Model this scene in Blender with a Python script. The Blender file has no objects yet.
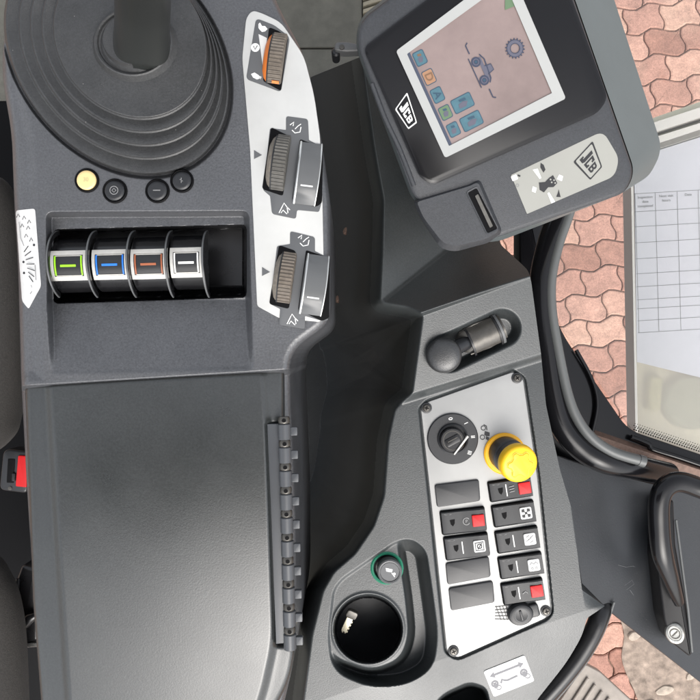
import bpy, math, random
import numpy as np
from mathutils import Vector, Matrix
random.seed(7); np.random.seed(7)
S = bpy.context.scene; COL = S.collection
F = 667.0; CZ = 0.60                     # focal length in reference units, camera height above the armrest top
def P(px, py, z): k = (CZ - z) / F; return Vector(((px - 350) * k, (350 - py) * k, z))
def unit(z): return (CZ - z) / F
def frame(px, py, z, ang=0, tiltx=0, tilty=0):
    s = unit(z)
    return (Matrix.Translation(P(px, py, z)) @ Matrix.Rotation(math.radians(ang), 4, 'Z') @ Matrix.Rotation(math.radians(tilty), 4, 'Y')
            @ Matrix.Rotation(math.radians(tiltx), 4, 'X') @ Matrix.Scale(s, 4))
# ------------------------------------------------------------------ materials
MATS = {}
def mat(name, col, rough=.5, metal=0, grain=0, gscale=900, var=.0, vscale=14, dust=0, rvar=0, coat=0, spec=.5, emit=0, dustcol=(.32, .31, .29), sheen=0, speck=0):
    m = bpy.data.materials.new(name); m.use_nodes = True; nt = m.node_tree; N = nt.nodes; L = nt.links
    b = N['Principled BSDF']; b.inputs['Roughness'].default_value = rough; b.inputs['Metallic'].default_value = metal
    b.inputs['Specular IOR Level'].default_value = spec; b.inputs['Coat Weight'].default_value = coat; b.inputs['Coat Roughness'].default_value = .32 if 'lid' in name else .08
    if sheen: b.inputs['Sheen Weight'].default_value = sheen
    rgb = N.new('ShaderNodeRGB'); rgb.outputs[0].default_value = (*col, 1); out = rgb.outputs[0]
    tc = N.new('ShaderNodeTexCoord')
    if var:
        n = N.new('ShaderNodeTexNoise'); n.inputs['Scale'].default_value = vscale; n.inputs['Detail'].default_value = 7; n.inputs['Roughness'].default_value = .62
        L.new(tc.outputs['Object'], n.inputs['Vector'])
        mr = N.new('ShaderNodeMapRange'); mr.inputs[1].default_value = .3; mr.inputs[2].default_value = .7; mr.inputs[3].default_value = 1 - var; mr.inputs[4].default_value = 1 + var
        L.new(n.outputs['Fac'], mr.inputs[0])
        mx = N.new('ShaderNodeVectorMath'); mx.operation = 'SCALE'; L.new(out, mx.inputs[0]); L.new(mr.outputs[0], mx.inputs['Scale']); out = mx.outputs[0]
    if speck:
        n = N.new('ShaderNodeTexNoise'); n.inputs['Scale'].default_value = 520; n.inputs['Detail'].default_value = 4; n.inputs['Roughness'].default_value = .75
        L.new(tc.outputs['Object'], n.inputs['Vector'])
        mr = N.new('ShaderNodeMapRange'); mr.inputs[1].default_value = .35; mr.inputs[2].default_value = .65; mr.inputs[3].default_value = 1 - speck; mr.inputs[4].default_value = 1 + speck
        L.new(n.outputs['Fac'], mr.inputs[0])
        mx = N.new('ShaderNodeVectorMath'); mx.operation = 'SCALE'; L.new(out, mx.inputs[0]); L.new(mr.outputs[0], mx.inputs['Scale']); out = mx.outputs[0]
    if dust:
        n = N.new('ShaderNodeTexNoise'); n.inputs['Scale'].default_value = 2600; n.inputs['Detail'].default_value = 2
        n2 = N.new('ShaderNodeTexNoise'); n2.inputs['Scale'].default_value = 22; n2.inputs['Detail'].default_value = 5
        L.new(tc.outputs['Object'], n.inputs['Vector']); L.new(tc.outputs['Object'], n2.inputs['Vector'])
        mr = N.new('ShaderNodeMapRange'); mr.inputs[1].default_value = .62; mr.inputs[2].default_value = .72; mr.inputs[4].default_value = dust
        L.new(n.outputs['Fac'], mr.inputs[0])
        m2 = N.new('ShaderNodeMapRange'); m2.inputs[1].default_value = .4; m2.inputs[2].default_value = .7; L.new(n2.outputs['Fac'], m2.inputs[0])
        mu = N.new('ShaderNodeMath'); mu.operation = 'MULTIPLY'; L.new(mr.outputs[0], mu.inputs[0]); L.new(m2.outputs[0], mu.inputs[1])
        # a few isolated larger specks
        vo = N.new('ShaderNodeTexVoronoi'); vo.inputs['Scale'].default_value = 85; L.new(tc.outputs['Object'], vo.inputs['Vector'])
        m3 = N.new('ShaderNodeMapRange'); m3.inputs[1].default_value = .035; m3.inputs[2].default_value = .02; m3.inputs[4].default_value = min(1, dust * 1.6); L.new(vo.outputs['Distance'], m3.inputs[0])
        ad = N.new('ShaderNodeMath'); ad.operation = 'ADD'; ad.use_clamp = True; L.new(mu.outputs[0], ad.inputs[0]); L.new(m3.outputs[0], ad.inputs[1])
        mi = N.new('ShaderNodeMix'); mi.data_type = 'RGBA'; L.new(ad.outputs[0], mi.inputs['Factor']); L.new(out, mi.inputs['A']); mi.inputs['B'].default_value = (*dustcol, 1); out = mi.outputs['Result']
    L.new(out, b.inputs['Base Color'])
    if rvar:
        n = N.new('ShaderNodeTexNoise'); n.inputs['Scale'].default_value = 11; n.inputs['Detail'].default_value = 6; L.new(tc.outputs['Object'], n.inputs['Vector'])
        mr = N.new('ShaderNodeMapRange'); mr.inputs[1].default_value = .3; mr.inputs[2].default_value = .7; mr.inputs[3].default_value = rough - rvar; mr.inputs[4].default_value = rough + rvar
        L.new(n.outputs['Fac'], mr.inputs[0]); L.new(mr.outputs[0], b.inputs['Roughness'])
    if grain:
        n = N.new('ShaderNodeTexNoise'); n.inputs['Scale'].default_value = gscale; n.inputs['Detail'].default_value = 3; L.new(tc.outputs['Object'], n.inputs['Vector'])
        bp = N.new('ShaderNodeBump'); bp.inputs['Strength'].default_value = grain; bp.inputs['Distance'].default_value = .0004
        L.new(n.outputs['Fac'], bp.inputs['Height']); L.new(bp.outputs[0], b.inputs['Normal'])
    if emit:
        b.inputs['Emission Color'].default_value = (*col, 1); b.inputs['Emission Strength'].default_value = emit
    MATS[name] = m; return m
mat('armrest_plastic', (.056, .058, .063), .36, spec=.9, grain=.55, gscale=620, var=.14, dust=.3, rvar=.07, speck=.3)
mat('lid_plastic', (.021, .0235, .0235), .31, spec=.85, grain=.17, gscale=620, var=.15, vscale=9, rvar=.05, speck=.28)
mat('console_plastic', (.029, .033, .034), .38, spec=.65, speck=.2, grain=.35, gscale=700, var=.12, dust=.25, rvar=.07)
mat('monitor_plastic', (.033, .035, .039), .45, speck=.2, grain=.45, gscale=1300, var=.08, dust=.15)
mat('monitor_side', (.095, .112, .115), .45, grain=.2, gscale=1300, var=.06)
mat('black_gloss', (.009, .009, .010), .27, var=.3, vscale=60, rvar=.08, grain=.03, gscale=300)
mat('black_plastic', (.014, .015, .017), .38, grain=.12, var=.1, rvar=.08)
mat('deep_black', (.003, .003, .0035), .6, spec=.1)
mat('bezel_black', (.008, .008, .009), .2, spec=.25, rvar=.05)
mat('rubber', (.036, .037, .038), .46, speck=.2, grain=.45, gscale=700, var=.16, dust=.45, vscale=30, rvar=.08)
mat('shaft_grey', (.022, .024, .023), .27, spec=.55, grain=.06, var=.15, dust=.1)
mat('plate_silver', (.33, .33, .322), .42, metal=.35, var=.05, vscale=25, grain=.05, gscale=2500, dust=.06, dustcol=(.3, .29, .27))
mat('plate_lit', (.54, .54, .52), .38, metal=.3, var=.05, vscale=30, grain=.05, gscale=2500, dust=.08, dustcol=(.3, .29, .27))  # silver plate lightened to make up for the dim light at the armrest
mat('label_grey', (.085, .088, .092), .5, var=.06)
mat('ink_white', (.72, .72, .70), .5)
mat('ink_grey', (.20, .20, .20), .5)
mat('ink_black', (.015, .015, .017), .5)
mat('sticker_white', (.56, .56, .55), .4, var=.06, vscale=60, dust=.12)
mat('sticker_beige', (.27, .27, .245), .4, var=.05)
mat('chrome', (.62, .62, .60), .25, metal=.9, var=.08, vscale=120)
mat('silver_satin', (.50, .49, .46), .5, metal=.2, var=.08, vscale=200)
mat('lever_grey', (.095, .098, .10), .36, metal=0, var=.08, rvar=.05)
mat('wheel_brown', (.12, .10, .08), .5, grain=.1, var=.25, vscale=220)
mat('wheel_grey', (.08, .076, .068), .5, grain=.1, var=.25, vscale=220)
mat('orange', (.62, .17, .03), .45)
mat('dust_tan', (.17, .15, .125), .8, var=.3, vscale=300)
mat('red', (.50, .008, .010), .4, spec=.3)
mat('yellow', (.78, .47, .01), .38, var=.05, vscale=80)
mat('yellow_ring', (.85, .42, .01), .4)
mat('green_line', (.28, .62, .02), .4); mat('blue_line', (.02, .17, .62), .4); mat('brown_line', (.32, .10, .045), .4); mat('white_line', (.8, .8, .78), .4)
mat('green_ring', (.01, .16, .09), .35)
mat('lamp_cream', (.62, .47, .22), .35, emit=.12)
mat('gunmetal', (.085, .08, .072), .3, metal=.6, var=.2, vscale=160)
mat('rust_reflection_brown', (.16, .10, .075), .35, metal=.2, var=.3, vscale=260)  # screw colour; also paints the paver reflection on the frame ledge
mat('hinge_grey', (.060, .064, .070), .35, metal=0, var=.1)
mat('fabric', (.022, .020, .018), .95, grain=1, gscale=900, var=.3, vscale=500, sheen=.05)
mat('mat_grey', (.085, .083, .070), .85, grain=.8, gscale=350, var=.28, vscale=18, dust=.4)
mat('mat_rib', (.22, .20, .15), .85, grain=.6, gscale=250, var=.2)
mat('door_panel', (.017, .019, .022), .40, grain=.35, gscale=500, var=.15, rvar=.12, dust=.2)
mat('scratch', (.14, .145, .15), .5)
mat('seal_lip', (.085, .090, .090), .42, grain=.1, var=.08)
mat('frame_paint', (.005, .005, .006), .17, spec=.35, grain=.04, gscale=120)
mat('steel_bolt', (.36, .36, .34), .3, metal=.8, var=.25, vscale=200)
mat('key_brass', (.80, .74, .56), .3, metal=.45)
mat('frosted', (.46, .43, .40), .5)
mat('paper', (.47, .46, .51), .7, var=.04, vscale=12)
mat('box_back', (.66, .62, .48), .6, var=.25, vscale=9)
mat('blob_green', (.22, .26, .19), .6, var=.2, vscale=30)
mat('blob_yellow', (.48, .46, .24), .6, var=.2, vscale=30)
mat('screen_frame', (.34, .345, .335), .35, grain=.03)
mat('scr_bar', (.05, .06, .09), .3); mat('scr_blue', (.055, .125, .155), .3, var=.15, vscale=120); mat('scr_edge', (.03, .065, .10), .3)
mat('scr_orange', (.30, .165, .095), .3); mat('scr_green', (.10, .16, .09), .3); mat('scr_brown', (.16, .09, .05), .3); mat('scr_dark', (.035, .042, .07), .3); mat('scr_mid', (.09, .09, .12), .3)
mat('step_metal', (.27, .24, .21), .6, metal=.2, var=.2, vscale=20)
# glass
def glassmat(name, tint, ior=1.45, cloud=0.0, cloudcol=(.7, .7, .68)):
    m = bpy.data.materials.new(name); m.use_nodes = True; nt = m.node_tree; N = nt.nodes; L = nt.links
    for n in list(N): N.remove(n)
    o = N.new('ShaderNodeOutputMaterial'); t = N.new('ShaderNodeBsdfTransparent'); t.inputs[0].default_value = (*tint, 1)
    g = N.new('ShaderNodeBsdfGlossy'); g.inputs['Roughness'].default_value = .03; fr = N.new('ShaderNodeFresnel'); fr.inputs[0].default_value = ior
    d = N.new('ShaderNodeBsdfDiffuse'); d.inputs[0].default_value = (*cloudcol, 1)
    m1 = N.new('ShaderNodeMixShader'); m1.inputs[0].default_value = cloud; L.new(t.outputs[0], m1.inputs[1]); L.new(d.outputs[0], m1.inputs[2])
    m2 = N.new('ShaderNodeMixShader'); L.new(fr.outputs[0], m2.inputs[0]); L.new(m1.outputs[0], m2.inputs[1]); L.new(g.outputs[0], m2.inputs[2])
    L.new(m2.outputs[0], o.inputs['Surface']); MATS[name] = m
glassmat('window_glass', (.95, .965, .96)); glassmat('milky_plastic', (.95, .95, .92), ior=1.05, cloud=.5, cloudcol=(.52, .46, .40))
glassmat('cloudy_plastic', (.95, .95, .94), ior=1.12, cloud=.10)
# screen: pinkish LCD with uneven tone
m = mat('screen_glass', (.21, .16, .15), .13, var=.18, vscale=16)
# pavers: colour per paver + stains
def paver_mat():
    m = bpy.data.materials.new('paver'); m.use_nodes = True; nt = m.node_tree; N = nt.nodes; L = nt.links; b = N['Principled BSDF']; b.inputs['Roughness'].default_value = .9
    at = N.new('ShaderNodeAttribute'); at.attribute_name = 'tone'; tc = N.new('ShaderNodeTexCoord')
    cr = N.new('ShaderNodeValToRGB'); e = cr.color_ramp.elements; e[0].color = (.30, .15, .11, 1); e[1].color = (.50, .30, .225, 1); e.new(.5).color = (.42, .232, .180, 1)
    L.new(at.outputs['Fac'], cr.inputs[0])
    n = N.new('ShaderNodeTexNoise'); n.inputs['Scale'].default_value = 16; n.inputs['Detail'].default_value = 10; n.inputs['Roughness'].default_value = .78; L.new(tc.outputs['Object'], n.inputs['Vector'])
    mr = N.new('ShaderNodeMapRange'); mr.inputs[1].default_value = .3; mr.inputs[2].default_value = .7; mr.inputs[3].default_value = .66; mr.inputs[4].default_value = 1.28; L.new(n.outputs['Fac'], mr.inputs[0])
    sc = N.new('ShaderNodeVectorMath'); sc.operation = 'SCALE'; L.new(cr.outputs[0], sc.inputs[0]); L.new(mr.outputs[0], sc.inputs['Scale'])
    # sandy wash + dark stains
    n2 = N.new('ShaderNodeTexNoise'); n2.inputs['Scale'].default_value = 3.1; n2.inputs['Detail'].default_value = 8; L.new(tc.outputs['Object'], n2.inputs['Vector'])
    m2 = N.new('ShaderNodeMapRange'); m2.inputs[1].default_value = .52; m2.inputs[2].default_value = .75; m2.inputs[4].default_value = .55; L.new(n2.outputs['Fac'], m2.inputs[0])
    mi = N.new('ShaderNodeMix'); mi.data_type = 'RGBA'; L.new(m2.outputs[0], mi.inputs['Factor']); L.new(sc.outputs[0], mi.inputs['A']); mi.inputs['B'].default_value = (.50, .36, .27, 1)
    vo = N.new('ShaderNodeTexVoronoi'); vo.inputs['Scale'].default_value = 2.2; L.new(tc.outputs['Object'], vo.inputs['Vector'])
    n3 = N.new('ShaderNodeTexNoise'); n3.inputs['Scale'].default_value = 40; n3.inputs['Detail'].default_value = 4; L.new(tc.outputs['Object'], n3.inputs['Vector'])
    ad = N.new('ShaderNodeMath'); ad.operation = 'MULTIPLY_ADD'; L.new(n3.outputs['Fac'], ad.inputs[0]); ad.inputs[1].default_value = .12; L.new(vo.outputs['Distance'], ad.inputs[2])
    m3 = N.new('ShaderNodeMapRange'); m3.inputs[1].default_value = .17; m3.inputs[2].default_value = .11; m3.inputs[4].default_value = .6; L.new(ad.outputs[0], m3.inputs[0])
    mj = N.new('ShaderNodeMix'); mj.data_type = 'RGBA'; L.new(m3.outputs[0], mj.inputs['Factor']); L.new(mi.outputs['Result'], mj.inputs['A']); mj.inputs['B'].default_value = (.33, .14, .09, 1)
    n5 = N.new('ShaderNodeTexNoise'); n5.inputs['Scale'].default_value = 170; n5.inputs['Detail'].default_value = 5; n5.inputs['Roughness'].default_value = .8; L.new(tc.outputs['Object'], n5.inputs['Vector'])
    m5 = N.new('ShaderNodeMapRange'); m5.inputs[1].default_value = .35; m5.inputs[2].default_value = .65; m5.inputs[3].default_value = .72; m5.inputs[4].default_value = 1.25; L.new(n5.outputs['Fac'], m5.inputs[0])
    s5 = N.new('ShaderNodeVectorMath'); s5.operation = 'SCALE'; L.new(mj.outputs['Result'], s5.inputs[0]); L.new(m5.outputs[0], s5.inputs['Scale'])
    L.new(s5.outputs[0], b.inputs['Base Color'])
    bp = N.new('ShaderNodeBump'); bp.inputs['Strength'].default_value = .8; bp.inputs['Distance'].default_value = .004; L.new(n3.outputs['Fac'], bp.inputs['Height']); L.new(bp.outputs[0], b.inputs['Normal'])
    MATS['paver'] = m
paver_mat()
mat('matte_black', (.008, .008, .009), .45, spec=.2, grain=.1)
mat('knob_black', (.022, .023, .024), .33, grain=.5, gscale=900, speck=.25, spec=.7)
mat('stone', (.38, .32, .26), .9, grain=.8, gscale=200, var=.3, vscale=40)
mat('ink_line', (.15, .15, .16), .6)
mat('shade_roof_lining', (.05, .05, .05), .8)
mat('wall_shaded', (.027, .029, .030), .5, spec=.35, grain=.4, var=.1, speck=.2, dust=.15)  # console plastic darkened for the shade in the channel beside the armrest
mat('ground_sand', (.27, .18, .135), .95, grain=1, gscale=120, var=.4, vscale=30)
mat('dirt', (.26, .205, .165), .95, grain=1, gscale=45, var=.5, vscale=22, speck=.2)
# ------------------------------------------------------------------ mesh builder
class MB:
    def __init__(s): s.v = []; s.f = []; s.m = []; s.names = []
    def mi(s, n):
        if n not in s.names: s.names.append(n)
        return s.names.index(n)
    def add(s, vs, fs, m, M=None):
        o = len(s.v); k = s.mi(m)
        s.v += [tuple(M @ Vector(v)) if M is not None else tuple(v) for v in vs]
        s.f += [[i + o for i in f] for f in fs]; s.m += [k] * len(fs)
    def loft(s, rings, m, M=None, cap=(True, True)):
        n = len(rings[0]); vs = [p for r in rings for p in r]; fs = []
        for a in range(len(rings) - 1):
            for i in range(n):
                j = (i + 1) % n; fs.append([a * n + i, a * n + j, (a + 1) * n + j, (a + 1) * n + i])
        if cap[0]: fs.append(list(range(n))[::-1])
        if cap[1]: fs.append([(len(rings) - 1) * n + i for i in range(n)])
        s.add(vs, fs, m, M)
    def prism(s, poly, z0, z1, m, bev=0, M=None, seg=3):
        poly = ccw(poly); rings = [[(x, y, z0) for x, y in poly]]
        if bev:
            for k in range(seg + 1):
                a = k / seg * math.pi / 2
                q = inset(poly, bev * (1 - math.cos(a))); rings.append([(x, y, z1 - bev + bev * math.sin(a)) for x, y in q])
        else: rings.append([(x, y, z1) for x, y in poly])
        s.loft(rings, m, M)
    def ppoly(s, pts, z, th, m, bev=0, r=0):      # polygon given in reference units, at height z, th thick
        if r or any(len(p) > 2 for p in pts): pts = rnd(pts, r)
        u = unit(z); w = [((x - 350) * u, (350 - y) * u) for x, y in pts]
        s.prism(w, z - th, z, m, bev)
    def rev(s, prof, m, M=None, n=48, cap=(True, True), ell=1):
        s.loft([[(r * math.cos(2 * math.pi * i / n), r * ell * math.sin(2 * math.pi * i / n), z) for i in range(n)] for r, z in prof], m, M, cap)
    def tube(s, pts, r, m, M=None, n=14, flat=1.0):
        pts = [Vector(p) for p in pts]; rs = r if isinstance(r, (list, tuple)) else [r] * len(pts); rings = []; up = Vector((0, 0, 1))
        for i, p in enumerate(pts):
            t = (pts[min(i + 1, len(pts) - 1)] - pts[max(i - 1, 0)]).normalized()
            a = t.cross(up);
            if a.length < 1e-3: a = Vector((1, 0, 0))
            a.normalize(); b = a.cross(t).normalized(); 
            rings.append([tuple(p + a * math.cos(2 * math.pi * k / n) * rs[i] + b * math.sin(2 * math.pi * k / n) * rs[i] * flat) for k in range(n)])
        s.loft(rings, m, M)
    def arc(s, x0, x1, a0, a1, r0, r1, zc, m, M=None, n=10):   # curved block round an axis along local x
        rings = []
        for i in range(n + 1):
            a = math.radians(a0 + (a1 - a0) * i / n); c, q = math.cos(a), math.sin(a)
            rings.append([(x0, r0 * q, zc + r0 * c), (x1, r0 * q, zc + r0 * c), (x1, r1 * q, zc + r1 * c), (x0, r1 * q, zc + r1 * c)])
        s.loft(rings, m, M)
    def stroke(s, pts, w, z, m, M=None, th=.25, closed=False):
        pts = [Vector((p[0], p[1])) for p in pts]; n = len(pts); L = []; R = []
        for i in range(n):
            if closed: a, b = pts[i - 1], pts[(i + 1) % n]
            else: a, b = pts[max(i - 1, 0)], pts[min(i + 1, n - 1)]
            t = (b - a).normalized(); q = Vector((-t.y, t.x)) * w / 2; L.append(pts[i] + q); R.append(pts[i] - q)
        rng = range(n if closed else n - 1); vs = []
        for p in L: vs += [(p.x, p.y, z)]
        for p in R: vs += [(p.x, p.y, z)]
        s.add(vs, [[n + i, n + (i + 1) % n, (i + 1) % n, i] for i in rng], m, M)
    def flat(s, pts, z, m, M=None): s.add([(x, y, z) for x, y in ccw(pts)], [list(range(len(pts)))], m, M)
    def disc(s, x, y, r, z, m, M=None, n=20): s.flat([(x + r * math.cos(6.28318 * i / n), y + r * math.sin(6.28318 * i / n)) for i in range(n)], z, m, M)
    def ring(s, x, y, r, w, z, m, M=None, n=24): s.stroke([(x + r * math.cos(6.28318 * i / n), y + r * math.sin(6.28318 * i / n)) for i in range(n)], w, z, m, M, closed=True)
    def text(s, t, size, M, m):
        c = bpy.data.curves.new('t', 'FONT'); c.body = t; c.size = size; c.align_x = 'CENTER'; c.align_y = 'CENTER'; c.offset = size * .012
        o = bpy.data.objects.new('t', c); COL.objects.link(o); bpy.context.view_layer.update()
        me = o.evaluated_get(bpy.context.evaluated_depsgraph_get()).to_mesh()
        s.add([tuple(v.co) for v in me.vertices], [list(p.vertices) for p in me.polygons], m, M)
        o.to_mesh_clear(); bpy.data.objects.remove(o); bpy.data.curves.remove(c)
    def build(s, name, parent=None, smooth=35, label=None):
        me = bpy.data.meshes.new(name); me.from_pydata(s.v, [], s.f)
        for n in s.names: me.materials.append(MATS[n])
        me.polygons.foreach_set('material_index', s.m); finish(me, smooth)
        return link(name, me, parent, label)
def finish(me, smooth=35):
    me.polygons.foreach_set('use_smooth', [True] * len(me.polygons)); me.set_sharp_from_angle(angle=math.radians(smooth)); me.update()
def link(name, me, parent=None, label=None):
    o = bpy.data.objects.new(name, me); COL.objects.link(o)
    if parent is not None:
        o.parent = parent
        if parent.type == 'EMPTY': o.matrix_parent_inverse = Matrix.Translation(-parent.location)
    if label: o['label'] = label
    return o
def ccw(p):
    a = sum(p[i][0] * p[(i + 1) % len(p)][1] - p[(i + 1) % len(p)][0] * p[i][1] for i in range(len(p)))
    return list(p) if a > 0 else list(p)[::-1]
def inset(p, d):
    if d == 0: return list(p)
    n = len(p); out = []
    for i in range(n):
        a, b, c = Vector(p[i - 1]), Vector(p[i]), Vector(p[(i + 1) % n]); t1 = (b - a).normalized(); t2 = (c - b).normalized()
        n1 = Vector((-t1.y, t1.x)); n2 = Vector((-t2.y, t2.x)); q = (n1 + n2); q.normalize(); k = max(.35, q.dot(n1)); out.append(tuple(b + q * d / k))
    return out
def rnd(pts, r, n=6):
    out = []; N = len(pts)
    for i in range(N):
        a, b, c = Vector(pts[i - 1][:2]), Vector(pts[i][:2]), Vector(pts[(i + 1) % N][:2]); rr = pts[i][2] if len(pts[i]) > 2 else r
        u = (a - b); v = (c - b); l = min(rr, u.length * .48, v.length * .48); u.normalize(); v.normalize(); s0 = b + u * l; s1 = b + v * l
        for k in range(n + 1):
            t = k / n; out.append(tuple(s0 * (1 - t) ** 2 + b * 2 * t * (1 - t) + s1 * t * t))
    return out
def rrect(w, h, r, cx=0, cy=0): return rnd([(cx - w / 2, cy - h / 2), (cx + w / 2, cy - h / 2), (cx + w / 2, cy + h / 2), (cx - w / 2, cy + h / 2)], r)
def spline(pts, n=8):
    pts = [Vector(p) for p in pts]; out = []
    for i in range(len(pts) - 1):
        p0, p1, p2, p3 = pts[max(i - 1, 0)], pts[i], pts[i + 1], pts[min(i + 2, len(pts) - 1)]
        for k in range(n):
            t = k / n; out.append(.5 * ((2 * p1) + (p2 - p0) * t + (2 * p0 - 5 * p1 + 4 * p2 - p3) * t * t + (3 * p1 - p0 - 3 * p2 + p3) * t ** 3))
    return out + [pts[-1]]
def thing(name, label, cat, loc, group=None):
    o = bpy.data.objects.new(name, None); COL.objects.link(o); o.location = loc; o.empty_display_size = .02; o['label'] = label; o['category'] = cat
    if group: o['group'] = group
    return o
def tag(o, label, cat, group=None):
    o['label'] = label; o['category'] = cat
    if group: o['group'] = group
def structure(o, kind='structure'): o['kind'] = kind; return o
# ------------------------------------------------------------------ moulded surfaces: height as a function of position
def sdf(X, Y, poly):
    d = np.full(X.shape, 1e9); s = np.zeros(X.shape, bool); n = len(poly)
    for i in range(n):
        ax, ay = poly[i - 1][:2]; bx, by = poly[i][:2]; ex, ey = bx - ax, by - ay; wx, wy = X - ax, Y - ay
        t = np.clip((wx * ex + wy * ey) / (ex * ex + ey * ey + 1e-12), 0, 1); d = np.minimum(d, (wx - ex * t) ** 2 + (wy - ey * t) ** 2)
        c = ((ay <= Y) & (by > Y)) | ((by <= Y) & (ay > Y))
        with np.errstate(divide='ignore', invalid='ignore'): xi = ax + (Y - ay) * ex / (ey if ey else 1e-9)
        s ^= c & (X < xi)
    d = np.sqrt(d); return np.where(s, -d, d)
def ss(x, a, b): t = np.clip((x - a) / (b - a), 0, 1); return t * t * (3 - 2 * t)
def smin(a, b, k): h = np.clip(.5 + .5 * (b - a) / k, 0, 1); return b * (1 - h) + a * h - k * h * (1 - h)
def smax(a, b, k): return -smin(-a, -b, k)
def moulded(name, outline, zfun, h, skirt, mats, matfun=None, parent=None, label=None, smooth=60):
    xs = [p[0] for p in outline]; ys = [p[1] for p in outline]
    X, Y = np.meshgrid(np.arange(min(xs) - 2 * h, max(xs) + 3 * h, h), np.arange(min(ys) - 2 * h, max(ys) + 3 * h, h))
    for _ in range(2):
        D = sdf(X, Y, outline); e = .05; gx = (sdf(X + e, Y, outline) - D) / e; gy = (sdf(X, Y + e, outline) - D) / e
        near = (D > 0) & (D < h * 1.05); X = np.where(near, X - D * gx, X); Y = np.where(near, Y - D * gy, Y)
    ok = sdf(X, Y, outline) < h * .2
    Z = zfun(X, Y); K = (CZ - Z) / F; W = np.stack([(X - 350) * K, (350 - Y) * K, Z], -1).reshape(-1, 3)
    nr, nc = X.shape; I = np.arange(nr * nc).reshape(nr, nc)
    q = ok[:-1, :-1] & ok[1:, :-1] & ok[1:, 1:] & ok[:-1, 1:]
    A, B, C, D4 = I[:-1, :-1][q], I[1:, :-1][q], I[1:, 1:][q], I[:-1, 1:][q]
    Fq = np.stack([A, B, C, D4], -1)
    mi = np.zeros(len(Fq), int)
    if matfun is not None: cx = X.reshape(-1)[Fq].mean(1); cy = Y.reshape(-1)[Fq].mean(1); mi = matfun(cx, cy).astype(int)
    # boundary edges get a wall straight down
    E = np.concatenate([Fq[:, [0, 1]], Fq[:, [1, 2]], Fq[:, [2, 3]], Fq[:, [3, 0]]]); key = E[:, 0].astype(np.int64) * len(W) + E[:, 1]; rk = E[:, 1].astype(np.int64) * len(W) + E[:, 0]
    be = E[~np.isin(key, rk)]; bv = np.unique(be); mp = -np.ones(len(W), int); mp[bv] = np.arange(len(bv)) + len(W)
    low = W[bv].copy(); low[:, 2] -= skirt; W = np.concatenate([W, low]); SF = np.stack([be[:, 1], be[:, 0], mp[be[:, 0]], mp[be[:, 1]]], -1)
    Fa = np.concatenate([Fq, SF]); mi = np.concatenate([mi, np.zeros(len(SF), int)])
    used = np.unique(Fa); re = -np.ones(len(W), int); re[used] = np.arange(len(used)); W = W[used]; Fa = re[Fa]
    me = bpy.data.meshes.new(name); me.vertices.add(len(W)); me.vertices.foreach_set('co', W.astype(np.float32).ravel())
    me.loops.add(Fa.size); me.loops.foreach_set('vertex_index', Fa.ravel().astype(np.int32)); me.polygons.add(len(Fa)); me.polygons.foreach_set('loop_start', np.arange(0, Fa.size, 4, dtype=np.int32))
    me.update(calc_edges=True); me.validate()
    for n in mats: me.materials.append(MATS[n])
    me.polygons.foreach_set('material_index', mi.astype(np.int32)); finish(me, smooth)
    return link(name, me, parent, label)

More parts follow.
